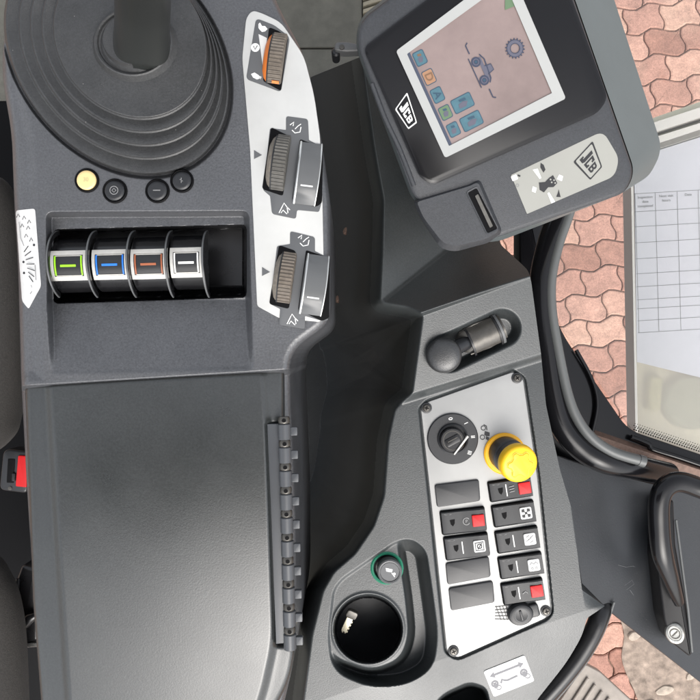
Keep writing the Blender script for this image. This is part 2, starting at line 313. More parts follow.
# ================================================================== THE SETTING
GZ = -2.15
mb = MB(); mb.add([(-60, -60, GZ - .012), (60, -60, GZ - .012), (60, 60, GZ - .012), (-60, 60, GZ - .012)], [[0, 1, 2, 3]], 'ground_sand'); structure(mb.build('ground'))
def pavers():
    # interlocking blocks with zigzag sides, rows staggered by half a block
    vs = []; fs = []; tone = []; a, b = .152, .105; amp = .0115; rot = math.radians(7)
    ca, sa = math.cos(rot), math.sin(rot)
    def zig(n, t): return amp * (1 if (t * 4) % 2 < 1 else -1)
    def hx(x):   # long joint line as a function of x, period a
        t = (x / a) % 1; tri = [0, 1, .72, 0, -.72, -1, 0]; k = t * 6; i = int(k) % 6; return amp * (tri[i] + (tri[i + 1] - tri[i]) * (k - int(k)))
    def hy(y):   # short joint
        t = y / b; tri = [0, .9, .8, -.8, -.9, 0]; k = min(max(t, 0), .9999) * 5; i = int(k); return amp * .8 * (tri[i] + (tri[i + 1] - tri[i]) * (k - i))
    g = .0055
    for r in range(-16, 19):
        for c in range(-4, 16):
            x0 = c * a + (r % 2) * a / 2; y0 = r * b; pts = []
            n = 12
            for k in range(n): x = x0 + a * k / n; pts.append((x + (hy(0) if k == 0 else 0), y0 + hx(x)))
            for k in range(6): y = y0 + b * k / 6; pts.append((x0 + a + hy(b * k / 6), y + hx(x0 + a) * (1 - k / 6) + hx(x0 + a) * (k / 6)))
            for k in range(n): x = x0 + a - a * k / n; pts.append((x, y0 + b + hx(x)))
            for k in range(6): y = y0 + b - b * k / 6; pts.append((x0 + hy(b - b * k / 6), y + hx(x0)))
            pts = [p for i, p in enumerate(pts) if (Vector(p) - Vector(pts[i - 1])).length > .002]
            cx = sum(p[0] for p in pts) / len(pts); cy = sum(p[1] for p in pts) / len(pts)
            hz = random.uniform(-.0015, .0015); tl = random.uniform(-.01, .01)
            o = len(vs); m = len(pts); tn = random.random(); p1 = inset(ccw(pts), g * .5); p2 = inset(ccw(pts), g * .5 + .004)
            for q, z in ((p1, -.012), (p1, -.003), (p2, 0)):
                for x, y in q:
                    X = x * ca - y * sa; Y = x * sa + y * ca; vs.append((X, Y, GZ + z + hz + tl * (x - cx)))
            for L in (0, 1):
                for i in range(m): j = (i + 1) % m; fs.append([o + L * m + i, o + L * m + j, o + (L + 1) * m + j, o + (L + 1) * m + i]); tone.append(tn)
            fs.append([o + 2 * m + i for i in range(m)]); tone.append(tn)
    me = bpy.data.meshes.new('paving'); me.from_pydata(vs, [], fs); me.materials.append(MATS['paver'])
    at = me.attributes.new('tone', 'FLOAT', 'FACE'); at.data.foreach_set('value', tone); finish(me, 30)
    return structure(link('pavement', me))
pavers()
# trodden earth over the paving, lower right
def zdirt(X, Y): return GZ + .004 + .008 * ss(-sdf(X, Y, DP), 0, 16) + .002 * np.sin(X * .31 + 2 * np.sin(Y * .23)) * np.sin(Y * .41 + np.sin(X * .17))
DP = [tuple(p)[:2] for p in spline([(612, 598), (624, 632), (622, 660), (634, 690), (650, 720), (700, 760), (790, 760), (780, 640), (700, 590), (640, 570), (612, 598)], 5)][:-1]
structure(moulded('dirt', DP, zdirt, 1.2, .01, ['dirt']))
# pale flat stones in the earth
for (px, py, w, h, a) in ((634, 636, 15, 9, 25), (664, 690, 20, 9, 10), (652, 706, 18, 12, -20), (690, 676, 10, 7, 40)):
    mb = MB(); pts = [(w / 2 * math.cos(t * .785) * random.uniform(.8, 1.1), h / 2 * math.sin(t * .785) * random.uniform(.8, 1.1)) for t in range(8)]
    mb.prism(rnd(pts, 2, 3), -3, 1.6, 'stone', .6, frame(px, py, GZ + .012, a)); o = mb.build('flat_stone')
    tag(o, {15: 'pale flat stone just below the door panel edge', 20: 'largest whitish stone at the bottom edge of the dirt', 18: 'rounded stone partly cut off by the bottom edge', 10: 'small pale stone beside the door panel on the dirt'}[w], 'stone', 'pale stones in the dirt')
# cab floor
mb = MB(); zf = -.80
mb.ppoly([(-300, -300), (440, -300), (440, 900), (-300, 900)], zf, .03, 'mat_grey'); o = mb.build('floor'); structure(o)
fm = thing('floor_mat', 'grey rubber floor mat with fine weave and a seam in front of the armrest', 'floor mat', P(320, 10, zf))
mb = MB(); mb.ppoly([(180, -80), (362, -80), (362, 47), (180, 47)], zf + .012, .012, 'mat_grey', .002)
mb.build('mat_sheet', fm)
mb = MB(); mb.ppoly([(180, 49), (362, 49), (362, 120), (180, 120)], zf + .009, .009, 'mat_grey', .002); mb.build('mat_border', fm)
mb = MB()
for i in range(9): mb.ppoly([(363 + 0, -40 + i * 7), (400, -52 + i * 7), (400, -48 + i * 7), (363, -36 + i * 7)], zf + .02, .02, 'mat_rib', .002)
o = mb.build('ribbed_pedal'); tag(o, 'tan ribbed pedal pad half hidden by the monitor at the top', 'pedal')

# ================================================================== ARMREST
AR = thing('armrest', 'dark grey moulded armrest with joystick, silver control plate and hinged storage lid', 'armrest', P(160, 350, -.2))
A_OUT = rnd([(10, -30), (6, 20), (1, 70, 30), (12, 135, 20), (14, 200, 30), (18, 262, 20), (21, 375), (26, 470), (34, 600), (44, 712), (282, 712), (297, 648, 40), (296, 520), (291, 395, 10), (290, 352, 18), (331, 322, 14), (330, 200, 10), (322, 140, 30), (306, 58, 30), (282, 14, 20), (262, -30)], 6)
RIM = rnd([(46, 212), (249, 211), (252, 330), (254, 371), (50, 377), (47, 300)], 8)
RIN = rnd([(54, 230), (246, 225), (246, 297), (54, 303)], 5)
def z_arm(X, Y):
    D = -sdf(X, Y, A_OUT); r = 9.0; u = .0009
    dd = np.clip(D, 0, r); z = -(r - np.sqrt(np.maximum(r * r - (r - dd) ** 2, 0))) * u * 1.2
    lid = ss(Y + (X - 27) * .062, 385, 391.5); z = z - .024 * lid
    a = ss(-sdf(X, Y, RIM), -1, 6)
    tt = np.clip((Y - 300) / 76, 0, 1); dep = np.where(Y < 300, .016, .025 * (1 - tt) ** 1.15 * ss(tt, 1.05, .93) + 0 * Y); dep = np.where(Y < 300, .016 + .009 * ss(Y, 285, 300), dep); z = z - dep * a
    z = z - .045 * ss(-sdf(X, Y, RIN), -.8, 3.2)
    # shallow dish round the joystick boot, and the left shoulder line
    e = np.sqrt(((X - 117) * .643 + (Y - 57) * .766) ** 2 / 136 ** 2 + (-(X - 117) * .766 + (Y - 57) * .643) ** 2 / 101 ** 2)
    z = z - .006 * ss(e, 1.0, .97)
    sh = sdf(X, Y, [(-40, -40), (30, -40), (22, 90), (34, 140), (38, 220), (42, 380), (-40, 380)])
    z = z - .004 * ss(-sh, -3, 10)
    return z
moulded('body', A_OUT, z_arm, .62, .22, ['armrest_plastic', 'black_gloss'], lambda x, y: (sdf(x, y, RIN) < .6), AR)
# storage lid
L_OUT = rnd([(25, 389, 8), (29, 384, 6), (284, 368, 5), (284, 424, 1), (268, 425, 1), (277, 645, 1), (296, 646, 10), (290, 680, 20), (272, 714), (42, 714), (33, 600)], 3)
L_TOP = rnd([(48, 383, 7), (264, 371, 7), (268, 430), (275, 640, 20), (264, 690, 16), (255, 716), (68, 716), (58, 560)], 5)
def z_lid(X, Y):
    D = -sdf(X, Y, L_OUT); r = 5.0; dd = np.clip(D, 0, r); z = .001 - (r - np.sqrt(np.maximum(r * r - (r - dd) ** 2, 0))) * .0009
    t = sdf(X, Y, L_TOP); z = z - .0045 * ss(t, 0, 24) + .0045 * ss(-t, -5, 5)
    return z - .0065 * (((X - 160) / 115) ** 2 * .45 + ((Y - 530) / 150) ** 2)
moulded('storage_lid', L_OUT, z_lid, .9, .014, ['lid_plastic'], None, AR)
# hinge
mb = MB(); mb.ppoly([(267, 424), (284, 424), (288, 643), (276, 644)], -.003, .01, 'hinge_grey', .0005); HG = mb.build('hinge', AR)
for i in range(10):
    y = 420 + i * 23.3; x = 284 + i * .63; M = frame(x, y, .0005, -88.5)
    mb = MB(); m_ = [(0, 0)]
    prof = [(5.4, -8), (6.4, -7.2), (6.4, 7.2), (5.4, 8)]
    Mx = M @ Matrix.Rotation(math.radians(90), 4, 'Y')
    mb.rev([(.1, -8)] + prof + [(.1, 8)], 'hinge_grey', Mx @ Matrix.Translation((0, 0, 11.6)), 20)
    mb.rev([(.1, -3.6), (5, -3.6), (5.9, -2), (5.9, 2), (5, 3.6), (.1, 3.6)], 'gunmetal', Mx, 20)
    mb.prism(rrect(8.5, 7, 1.2, 11.6, 9.5), -4, .5, 'hinge_grey', .6, M)
    mb.disc(0, .5, 2.1, 6.1, 'deep_black', M); mb.build('knuckle', HG)
mb = MB(); mb.rev([(.1, -4), (5, -3.6), (5.5, 0), (5, 3.6), (.1, 4)], 'gunmetal', frame(290.5, 639, 0, -88) @ Matrix.Rotation(math.pi / 2, 4, 'Y'), 20); mb.build('pin_end', HG)
# joystick
JS = None
mb = MB(); N_ = 5; rings = []
cx0, cy0, a0, b0 = 117, 56, 130, 96; cx1, cy1, a1, b1 = 130, 39, 84, 71
def bring(t, z, da=0):
    cx = cx0 + (cx1 - cx0) * t; cy = cy0 + (cy1 - cy0) * t; a = a0 + (a1 - a0) * t + da; b = b0 + (b1 - b0) * t + da; c, s = math.cos(math.radians(50)), math.sin(math.radians(50))
    zz = z; R = []
    for i in range(96):
        w = 2 * math.pi * i / 96; u, v = a * math.cos(w), b * math.sin(w); R.append(tuple(P(cx + u * c - v * s, cy + u * s + v * c, zz)))
    return R[::-1]
z = -.004; rings.append(bring(0, -.03, 2)); rings.append(bring(0, z, 2)); rings.append(bring(0, z + .002, 1.2))
ts = [0, .27, .5, .72, .88]; steps = [(0, 0), (.28, .0065), (.52, .013), (.76, .0195), (1, .026)]
for k in range(4):
    t0, zz0 = steps[k]; t1, zz1 = steps[k + 1]
    rings += [bring(t0, zz0 + .001, .3), bring(t0, zz0 + .0048, .5), bring(t0, zz0 + .0062, -.2), bring(t0 + .03, zz0 + .0064, -.6), bring(t0 + (t1 - t0) * .5, zz0 + .0050, 0), bring(t1 - .03, zz0 + .0044, .6), bring(t1, zz0 + .0052, .4)]
rings += [bring(1, .0300, .4), bring(1, .0316, -.3), bring(1, .0320, -1.4), bring(1, .0316, -8), bring(1.1, .0325, -22), bring(1.1, .034, -36)]
mb.loft(rings, 'rubber', None, (False, True)); 
JS = mb.build('joystick', AR, 28)
mb = MB()
mb.rev([(43, -4), (40.5, 0), (39, 2.6), (37.6, 3.4), (36, 2.6), (35, .6), (33.5, 0), (30, 3), (28, 9)], 'rubber', frame(134, 43, .0365), 56, ell=.88); mb.build('collar', JS, 30)
mb = MB(); sp = []
for k in range(13):
    t = k / 12; zz = .029 + t * .140; cx = 141 + 2 * math.sin(t * 3) - 1 * t; cy = 51 - 106 * t; w = (27.5 + 2.2 * max(0, 1 - t * 5) + 2.5 * t ** 1.2) * unit(zz); hh = w * .86; c = P(cx, cy, zz); n = 40
    sp.append([tuple(c + Vector((w * math.copysign(abs(math.cos(a)) ** .72, math.cos(a)), hh * math.copysign(abs(math.sin(a)) ** .72, math.sin(a)), 0))) for a in [2 * math.pi * i / n for i in range(n)]])
mb.loft(sp, 'shaft_grey'); mb.build('grip_stem', JS, 40)
# push buttons
for (px, py, r, kind) in ((87, 180.5, 10.6, 0), (115, 191, 10.8, 1), (157.5, 191, 10.6, 2), (182, 181, 10.2, 3)):
    M = frame(px, py, .0005); mb = MB(); mb.rev([(r + 1.6, -3), (r + 1.6, .6), (r + .4, 1.3), (r - .6, .6), (r - .8, -2)], 'deep_black', M, 36, (False, False)); B = mb.build('push_button', AR)
    mb = MB(); mb.rev([(r - 1, -3), (r - 1, 1.6), (r - 2.2, 2.7), (r - 4, 2.9), (.1, 2.6)], 'lamp_cream' if kind == 0 else 'black_plastic', M, 36, (False, True)); c = mb.build('button_cap', B, 40, label='lit cream push button cap' if kind == 0 else None)
    mb = MB(); zt = 3.1
    if kind == 0: mb.text('30', 5.5, M @ Matrix.Translation((0, 0, zt)), 'blob_yellow')
    if kind == 1: mb.ring(0, 0, 4, .8, zt, 'ink_grey', M); mb.stroke([(-2, 0), (0, 2), (2, 0), (0, -2)], .8, zt, 'ink_grey', M, closed=True)
    if kind == 2: mb.stroke([(-3.6, 0), (3.6, 0)], 1, zt, 'ink_grey', M)
    if kind == 3: mb.stroke([(0, 2.6), (0, -2.6)], .7, zt, 'ink_grey', M); mb.stroke([(-1.5, 1), (1.5, -1)], .7, zt, 'ink_grey', M)
    mb.build('button_symbol', B)
# roller switches in the black recess
cols = ['green_line', 'blue_line', 'brown_line', 'white_line']
for i, (px, py) in enumerate(((77.5, 265), (117.5, 264), (155, 263.5), (191.5, 262))):
    zc = -.024; M = frame(px, py, zc, 1.5); mb = MB(); w = 17.5 if i < 3 else 16
    mb.arc(-w, w, -88, 88, 4, 27, -6, 'black_gloss', M, 22); B = mb.build('roller_switch', AR)
    mb = MB()
    mb.arc(-w + .3, w - .3, -37, -28, 24, 29, -6, 'silver_satin', M, 5); mb.arc(-w + .3, w - .3, 14, 23, 24, 29, -6, 'silver_satin', M, 5)
    mb.arc(-w + .3, -w + 3.2, -28, 14, 24, 28.9, -6, 'silver_satin', M, 9); mb.arc(w - 3.2, w - .3, -28, 14, 24, 28.9, -6, 'silver_satin', M, 9)
    mb.build('silver_surround', B)
    mb = MB(); mb.arc(-w + 3.2, w - 3.2, -28, 14, 24, 28.2, -6, 'black_gloss', M, 9)
    for sx in (-1, 1):
        x = sx * (w - 4.8); mb.arc(x - .7, x + .7, -26, 12, 27, 29.1, -6, cols[i], M, 7)
    mb.arc(-w + 5, w - 5, -27.5, -26, 27, 28.9, -6, 'silver_satin', M, 1); mb.arc(-w + 5, w - 5, 11.5, 13, 27, 28.9, -6, 'silver_satin', M, 1)
    mb.arc(-w + 6, w - 6, -24.5, 10.5, 27, 28.8, -6, 'black_plastic', M, 7); mb.arc(-7.5, 7.5, -9.3, -5, 28, 29.3, -6, cols[i], M, 2)
    mb.build('switch_window', B)
for x in (59.5, 97.5, 136, 173, 208.5):
    mb = MB(); M = frame(x, 264.5, -.020, 2); mb.arc(-1.2, 1.2, -75, 80, 30, 34, -6, 'black_gloss', M, 24); mb.arc(-.7, .7, -75, 80, 33, 34.7, -6, 'lever_grey', M, 24); mb.build('divider_rib', AR)
# legend sticker on the left flank
LEG = rnd([(15.5, 210.5, 3), (35, 208.5, 3), (41, 286, 3), (28.5, 309, 2), (22, 301, 3)], 3)
LS = moulded('legend_sticker', LEG, lambda X, Y: z_arm(X, Y) + .0004, .7, .0004, ['sticker_white'], None, AR)
zs = 0
mb = MB(); u = None
def pst(mb, pts, w, z, m):
    if z is None: z = float(z_arm(np.array([[pts[0][0], pts[-1][0]]], float), np.array([[pts[0][1], pts[-1][1]]], float)).max()) + .0006
    k = unit(z); mb.stroke([((x - 350) * k, (350 - y) * k) for x, y in pts], w * k, z, m)
def pdisc(mb, x, y, r, z, m, n=14):
    if z is None: z = float(z_arm(np.array([[float(x)]]), np.array([[float(y)]]))[0, 0]) + .0009
    k = unit(z); mb.disc((x - 350) * k, (350 - y) * k, r * k, z, m, None, n)
for i in range(7):
    a = math.radians(-75 + i * 25); x, y = 22 + i * .8, 252 + i * 4; pst(mb, [(x + 2, y), (x + 5 + 5 * math.cos(a), y + 9 * math.sin(a) * .7)], .8, u, 'ink_black')
for (x, y) in ((23.5, 262), (24, 273), (34, 245)): pdisc(mb, x, y, 1.2, u, 'ink_black')
for (x, y) in ((18, 216), (24, 218), (22, 226), (28, 228), (26, 236), (31, 240), (29, 222)): pst(mb, [(x - 1.6, y + 1.6), (x, y - 2), (x + 1.8, y + 1)], .7, u, 'ink_black')
pst(mb, [(19, 222), (20.5, 238), (24, 246)], .6, u, 'ink_grey'); pst(mb, [(35, 265), (36, 280)], .8, u, 'ink_grey'); pst(mb, [(31, 285), (33, 290), (30, 294)], .7, u, 'ink_grey')
mb.build('legend_symbols', LS)
# silver control plate
zp = .0015
mb = MB(); mb.ppoly([(246, 18, 8), (252, 10, 6), (262, 13, 8), (281, 22, 8), (304, 56, 10), (314, 94, 12), (320, 136, 8), (322.5, 205, 3), (323.5, 256, 3), (321, 322, 4), (279, 318, 3), (257, 306, 3), (250, 150), (242, 58, 6)], zp, .006, 'plate_lit', .0005, 4)
CP = mb.build('control_plate', AR)
zl = zp + .0004
mb = MB()
mb.ppoly([(256, 18, 5), (274, 25, 3), (290, 37, 5), (281, 92, 4), (246, 79, 4)], zl, .0008, 'label_grey', .0001, 4)
mb.ppoly([(286, 116, 3), (308, 119, 3), (309, 140, 1), (322.5, 147, 1), (321, 205, 1), (319, 212), (297, 210, 2), (296, 219, 3), (272, 214, 3), (270, 196, 1), (263, 190, 2), (270, 128, 2), (286, 130, 1)], zl, .0008, 'label_grey', .0001, 2)
mb.ppoly([(290, 231, 3), (315, 237, 3), (315, 251, 1), (329, 258, 1), (328, 320, 1), (322, 321), (305, 316, 1), (305, 329, 3), (279, 325, 3), (280, 309, 1), (270, 304, 2), (277, 246, 2), (290, 244, 1)], zl, .0008, 'label_grey', .0001, 2)
mb.build('grey_label', CP)
mb = MB(); zi = zl + .0003
mb.ppoly([(258.5, 34), (267, 38), (263.5, 72)], zi, .0003, 'sticker_white')
mb.build('wedge_symbol', CP); mb = MB(); pdisc(mb, 255.3, 47.5, 4.4, zi, 'ink_white'); pst(mb, [(253.5, 46), (255, 49.5), (257.4, 45.5)], 1, zi + .0002, 'label_grey')
def pp(mb, pts, z, m): k = unit(z); mb.flat([((x - 350) * k, (350 - y) * k) for x, y in pts], z, m)
mb.build('dial_symbol', CP); mb = MB(); pp(mb, [(258.5, 24), (260, 22.5), (262, 26), (265, 26), (267.5, 29), (265, 31.5), (262, 32), (260, 30), (258.5, 28)], zi, 'ink_white')
mb.build('hare_symbol', CP); mb = MB(); pp(mb, [(251, 74), (254.5, 72.5), (258.5, 75), (261, 78), (257, 79.5), (253, 77.5)], zi, 'ink_white'); pp(mb, [(259.5, 76), (261.5, 77), (260.5, 79.5)], zi, 'ink_white')
mb.build('tortoise_symbol', CP)
for (x, y) in ((296, 128), (304, 241)):
    mb = MB()
    pst(mb, [(x - 6, y - 3), (x - 2, y - 6), (x - 3, y - 2)], .9, zi, 'ink_white'); pst(mb, [(x - 4, y + 2), (x - 1, y + 5), (x + 4, y + 4), (x + 5, y - 1)], .9, zi, 'ink_white'); pst(mb, [(x - 1, y + 1), (x + 2, y - 2), (x + 5, y - 4)], .8, zi, 'ink_white'); mb.build('boom_symbol', CP)
for (x, y) in ((284, 209), (292, 320)):
    mb = MB()
    pst(mb, [(x - 5, y + 4), (x - 2, y - 2), (x, y - 6), (x + 3, y - 2), (x + 4, y + 4)], .9, zi, 'ink_white'); pst(mb, [(x - 3, y + 4), (x - 1, y + 1), (x + 3, y + 5)], .9, zi, 'ink_white'); pst(mb, [(x + 3, y - 2), (x + 6, y + 1)], .9, zi, 'ink_white'); mb.build('bucket_symbol', CP)
for (x, y) in ((254, 155), (262, 272)): mb = MB(); pp(mb, [(x, y - 5), (x, y + 4), (x + 8, y)], zp + .0003, 'label_grey'); mb.build('arrow_mark', CP)
# black slots, thumb wheels and paddles
mb = MB()
for pts in ([(269, 27, 3), (279, 31, 3), (288, 38, 3), (281, 91, 3), (263, 81, 2)], [(271, 127, 3), (291, 137, 3), (283, 196, 3), (262, 189, 3)], [(279, 245, 3), (296, 251, 3), (289, 309, 3), (269, 304, 3)],
            [(300, 139, 2), (323, 148, 2), (322, 203, 3), (316, 207, 3), (292, 200, 2)], [(306, 250, 2), (330, 258, 2), (329, 318, 2), (322, 321, 2), (298, 310, 2)]):
    mb = MB(); mb.ppoly(pts, zl + .0003, .0012, 'deep_black', .0001, 2); mb.build('wheel_slot', CP)
def wheel(px, py, ang, w, half, m, side, nteeth=64, z=zl):
    R = 38.0; zc = -math.sqrt(R * R - half * half) + 0.5; M = frame(px, py, z, ang); mb = MB(); n = nteeth * 4
    M2 = M @ Matrix.Translation((0, 0, zc)); vs = []; xs = [-w * .5, -w * .5 + .4, w * .5 - 1, w * .5]; rs = [R - 1.6, R - .5, R - .5, R - 3]
    for j, x in enumerate(xs):
        for i in range(n):
            a = 2 * math.pi * i / n; r = rs[j] - (1.1 if (i % 4) in (0, 1) and 0 < j < 3 else 0); vs.append((x, r * math.sin(a), r * math.cos(a)))
    fs = [[j * n + i, j * n + (i + 1) % n, (j + 1) * n + (i + 1) % n, (j + 1) * n + i] for j in range(3) for i in range(n)]; fs.append(list(range(n))); fs.append([3 * n + i for i in range(n)][::-1])
    mb.add(vs, fs, m, M2); W = mb.build('thumb_wheel', AR, 30)
    mb = MB(); vs = []
    for j, (x, r) in enumerate(((-w * .5 - 6.5, R - 8.5), (-w * .5 - 4, R - 4.2), (-w * .5 - 1.2, R - 2.2), (-w * .5, R - 1.8))):
        for i in range(n): a = 2 * math.pi * i / n; vs.append((x, r * math.sin(a), r * math.cos(a)))
    mb.add(vs, [[j * n + i, j * n + (i + 1) % n, (j + 1) * n + (i + 1) % n, (j + 1) * n + i] for j in range(3) for i in range(n)], side, M2); 
    mb.rev([(R - 1.2, -.6), (R - 1.0, .6), (R - 2.4, .6)], 'black_plastic', M2 @ Matrix.Translation((-w * .5 - .6, 0, 0)) @ Matrix.Rotation(math.pi / 2, 4, 'Y'), 72, (False, False)); mb.build('wheel_side', W, 30)
    return W, M, zc, R
W, M, zc, R = wheel(277.5, 59, -8, 14, 27, 'wheel_brown', 'orange')
mb = MB(); mb.arc(-2, 5, -42, -38, R - 1, R + .2, zc, 'orange', M, 3); mb.build('orange_mark', W)
W, M, zc, R = wheel(281, 163, -8, 13.5, 29, 'wheel_grey', 'dust_tan'); 
W, M, zc, R = wheel(287, 278, -8, 13.5, 27, 'wheel_brown', 'dust_tan')
def paddle(px, py, ang, w, half):
    M = frame(px, py, zl, ang); mb = MB(); R = 56.0; zc = -math.sqrt(R * R - half * half) - .5; a = math.degrees(math.asin(half / R))
    # gently domed paddle with a crown that rises to the middle
    rows = []; n = 16
    for i in range(n + 1):
        t = -1 + 2 * i / n; ang_ = math.radians(a * t); q = half * t; zz = 1 + 9.5 * (1 - abs(t) ** 2.4); lean = 1.8 * (1 - t * t)
        rows.append([(-w / 2 + lean * .2, -q, -3), (-w / 2 - .2, -q, zz * .6), (-w / 2 + 2.2 + lean * .8, -q, zz), (w / 2 - 1.6 + lean, -q, zz * .96), (w / 2 + lean, -q, zz * .8), (w / 2 + lean * .6, -q, -3)])
    mb.loft(rows, 'lever_grey', M); PD = mb.build('paddle_switch', AR, 35)
    mb = MB()
    mb.tube([(r[2][0] - 1.2, r[2][1], r[2][2] * .86) for r in rows], 1.25, 'chrome', M, 8); mb.tube([(r[4][0] - .2, r[4][1], r[4][2]) for r in rows], .85, 'chrome', M, 8); mb.build('chrome_edge', PD)
    mb = MB(); mb.arc(-4.5, 7.5, 0, 0, 0, 0, 0, 'ink_white', M, 1) if False else None
    y0 = -half * .45; zz = 1 + 9.5 * (1 - abs(.45) ** 2.4); mb.prism([(-4.5, y0 - .7), (7.5, y0 - .7), (7.5, y0 + .7), (-4.5, y0 + .7)], zz - 1, zz + .25, 'ink_white', 0, M); mb.build('white_mark', PD)
paddle(307.5, 174, -7, 22, 31); paddle(314, 285, -8, 22, 30)

# ================================================================== SIDE CONSOLE
SC = thing('side_console', 'dark grey side console with angular facets, cup holder and silver switch panel', 'console', P(440, 450, -.5))
T = [(355, 20), (361, 58), (374, 150), (383, 200), (382, 250), (379.5, 303), (395, 306), (408, 308), (422, 314), (411, 394), (394, 408), (387, 440), (383, 495), (373, 525), (354, 553), (333, 571), (322, 590), (311, 634), (299, 725), (760, 725), (760, 20)]
T_RAW = T; T = rnd(T, 5)
C_OUT = rnd([(311, 77, 1), (360, 57, 3), (400, 60), (500, 215, 1), (500, 244), (528, 270, 6), (531, 280, 5), (541, 354, 4), (546, 405), (560, 470), (572, 510), (582, 590, 1), (605, 606, 1), (587, 618, 3), (582, 636, 12), (567, 662, 20), (540, 696), (515, 730), (262, 730), (262, 300), (300, 240), (290, 110)], 4)
CUP = (368, 629, 33.5)
K_OUT = rnd([(333, 590, 14), (341, 579, 12), (396, 541, 10), (412, 539, 12), (426, 550, 14), (432, 590, 20), (438, 636, 18), (433, 668, 18), (408, 684, 16), (372, 688, 24), (334, 672, 22), (327, 640, 20)], 10)
K_PL = rnd([(325, 575, 4), (398, 535, 6), (402, 560, 20), (408, 600, 20), (411, 636, 20), (402, 660, 16), (372, 673, 22), (335, 660, 20), (320, 640, 10)], 10)
PLATE = rnd([(421, 409, 3), (428, 402, 3), (513, 372, 3), (523, 379, 3), (537, 475), (551, 611, 4), (546, 618, 4), (457, 658, 5), (447, 651, 4), (431, 500)], 4)
def plane(p, q, r):
    (x1, y1, z1), (x2, y2, z2), (x3, y3, z3) = p, q, r; A = np.array([[x1, y1, 1], [x2, y2, 1], [x3, y3, 1]], float); a, b, c = np.linalg.solve(A, np.array([z1, z2, z3])); return lambda X, Y: a * X + b * Y + c
pA = plane((361, 58, -.108), (380, 303, -.112), (443, 253, -.155)); pB = plane((380, 303, -.112), (443, 253, -.155), (530, 276, -.098)); pC = plane((422, 314, -.0955), (530, 276, -.098), (411, 394, -.109))
DECK = -.120
def z_con(X, Y):
    zA, zB, zC = pA(X, Y), pB(X, Y), pC(X, Y)
    top = smax(zA, zB, .004); 
    s1 = ((X - 422) * (-38) * -1 * 0 + ((Y - 314) * 108 + (X - 422) * 38) / 114.5)      # signed distance below the pod's top edge
    top = smin(top, zC + 0 * X, .004) if False else np.where(True, top, top)
    w = ss(s1, -2.2, 2.2); top = top * (1 - w) + zC * w
    s2 = ((Y - 394) * 130 + (X - 411) * 40) / 136.0
    w2 = ss(s2, -1, 8); z = top * (1 - w2) + DECK * w2
    # gentle crease along the bottom of the deck
    s3 = ((Y - 640) * 100 + (X - 500) * 34) / 105.6; z = z - .00022 * np.maximum(s3, 0) * (1 - ss(Y, 0, 1) * 0)
    # right hand shoulder
    s4 = (X - (556 + (Y - 400) * .14)); z = z - .0008 * np.maximum(s4, 0) * ss(Y, 380, 420) * (1 - ss(Y, 585, 612))
    # slot for the hand lever
    ax, ay, bx, by = 449, 353, 502, 328; ex, ey = bx - ax, by - ay; t = np.clip(((X - ax) * ex + (Y - ay) * ey) / (ex * ex + ey * ey), 0, 1); dc = np.hypot(X - ax - ex * t, Y - ay - ey * t)
    z = z - .019 * ss(17.5 - dc, -3, 9)
    z = z - .004 * ss(-sdf(X, Y, PLATE), -3.4, -1.2)
    # cup pocket
    k = sdf(X, Y, K_OUT); pl = sdf(X, Y, K_PL); z = z - .0022 * ss(-k, -1, 2.5) - .034 * ss(-k, -1, 12) * ss(pl, -3, 5)
    c = np.hypot(X - CUP[0], Y - CUP[1]) - CUP[2]; z = z - .075 * ss(-c, -1.2, 2.0) + .0012 * np.exp(-((c - 2.2) / 1.5) ** 2)
    c2 = np.hypot(X - 387, Y - 568) - 13; z = z - .008 * ss(-c2, -1, 1.5)
    # bottom pocket
    k2 = sdf(X, Y, rnd([(430, 712), (442, 695, 10), (470, 682, 8), (486, 688, 6), (492, 712)], 5)); z = z - .05 * ss(-k2, -1, 5)
    d = sdf(X, Y, T); raw = sdf(X, Y, T_RAW); rho = .55 * np.clip(raw - 1, 0, 60)
    avg = sum(sdf(X + rho * math.cos(k * math.pi / 4), Y + rho * math.sin(k * math.pi / 4), T_RAW) for k in range(8)) / 8
    wf = ss(d, 1, 8); d = d * (1 - wf) + avg * wf; dp = np.maximum(d + 2.5, 0); z = np.maximum(z - np.where(dp < 9, .00055 * dp ** 2, .00055 * 81 + .0099 * (dp - 9)), -.78) 
    return z
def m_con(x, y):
    c = np.hypot(x - CUP[0], y - CUP[1]) < CUP[2] - .2; d = sdf(x, y, T) > 10  # cup interior gets a darker material for the shade inside it
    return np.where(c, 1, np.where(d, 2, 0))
moulded('console_body', C_OUT, z_con, .65, .12, ['console_plastic', 'black_plastic', 'wall_shaded'], m_con, SC)
def zc_at(x, y): return float(z_con(np.array([[float(x)]]), np.array([[float(y)]]))[0, 0])
# screws holding the dark inner wall
for (x, y) in ((346, 231), (338, 299)):
    mb = MB(); z = zc_at(x, y); M = frame(x, y, z + .001, -20, 0, -60); mb.rev([(4, -2), (4, .8), (3.2, 1.6), (.1, 1.8)], 'rust_reflection_brown', M, 16); mb.build('wall_screw', SC)
# ---- silver switch plate
zq = DECK - .0018
mb = MB(); mb.ppoly(PLATE, zq, .006, 'plate_silver', .0005); SP = mb.build('switch_plate', SC)
for (x, y) in ((426.5, 408), (517, 378), (546, 611), (453.5, 651)):
    mb = MB(); M = frame(x, y, zq + .0006, random.uniform(0, 90)); mb.rev([(5.6, -1), (5.4, .3), (4.8, .5)], 'black_plastic', M, 20); mb.rev([(3.8, 0), (3.8, 1.2), (3, 2.1), (.1, 2.4)], 'gunmetal', M, 20)
    for a in range(4): mb.stroke([(0, 0), (2.2 * math.cos(a * 1.5708), 2.2 * math.sin(a * 1.5708))], .9, 2.5, 'deep_black', M)
    mb.build('screw', SP)
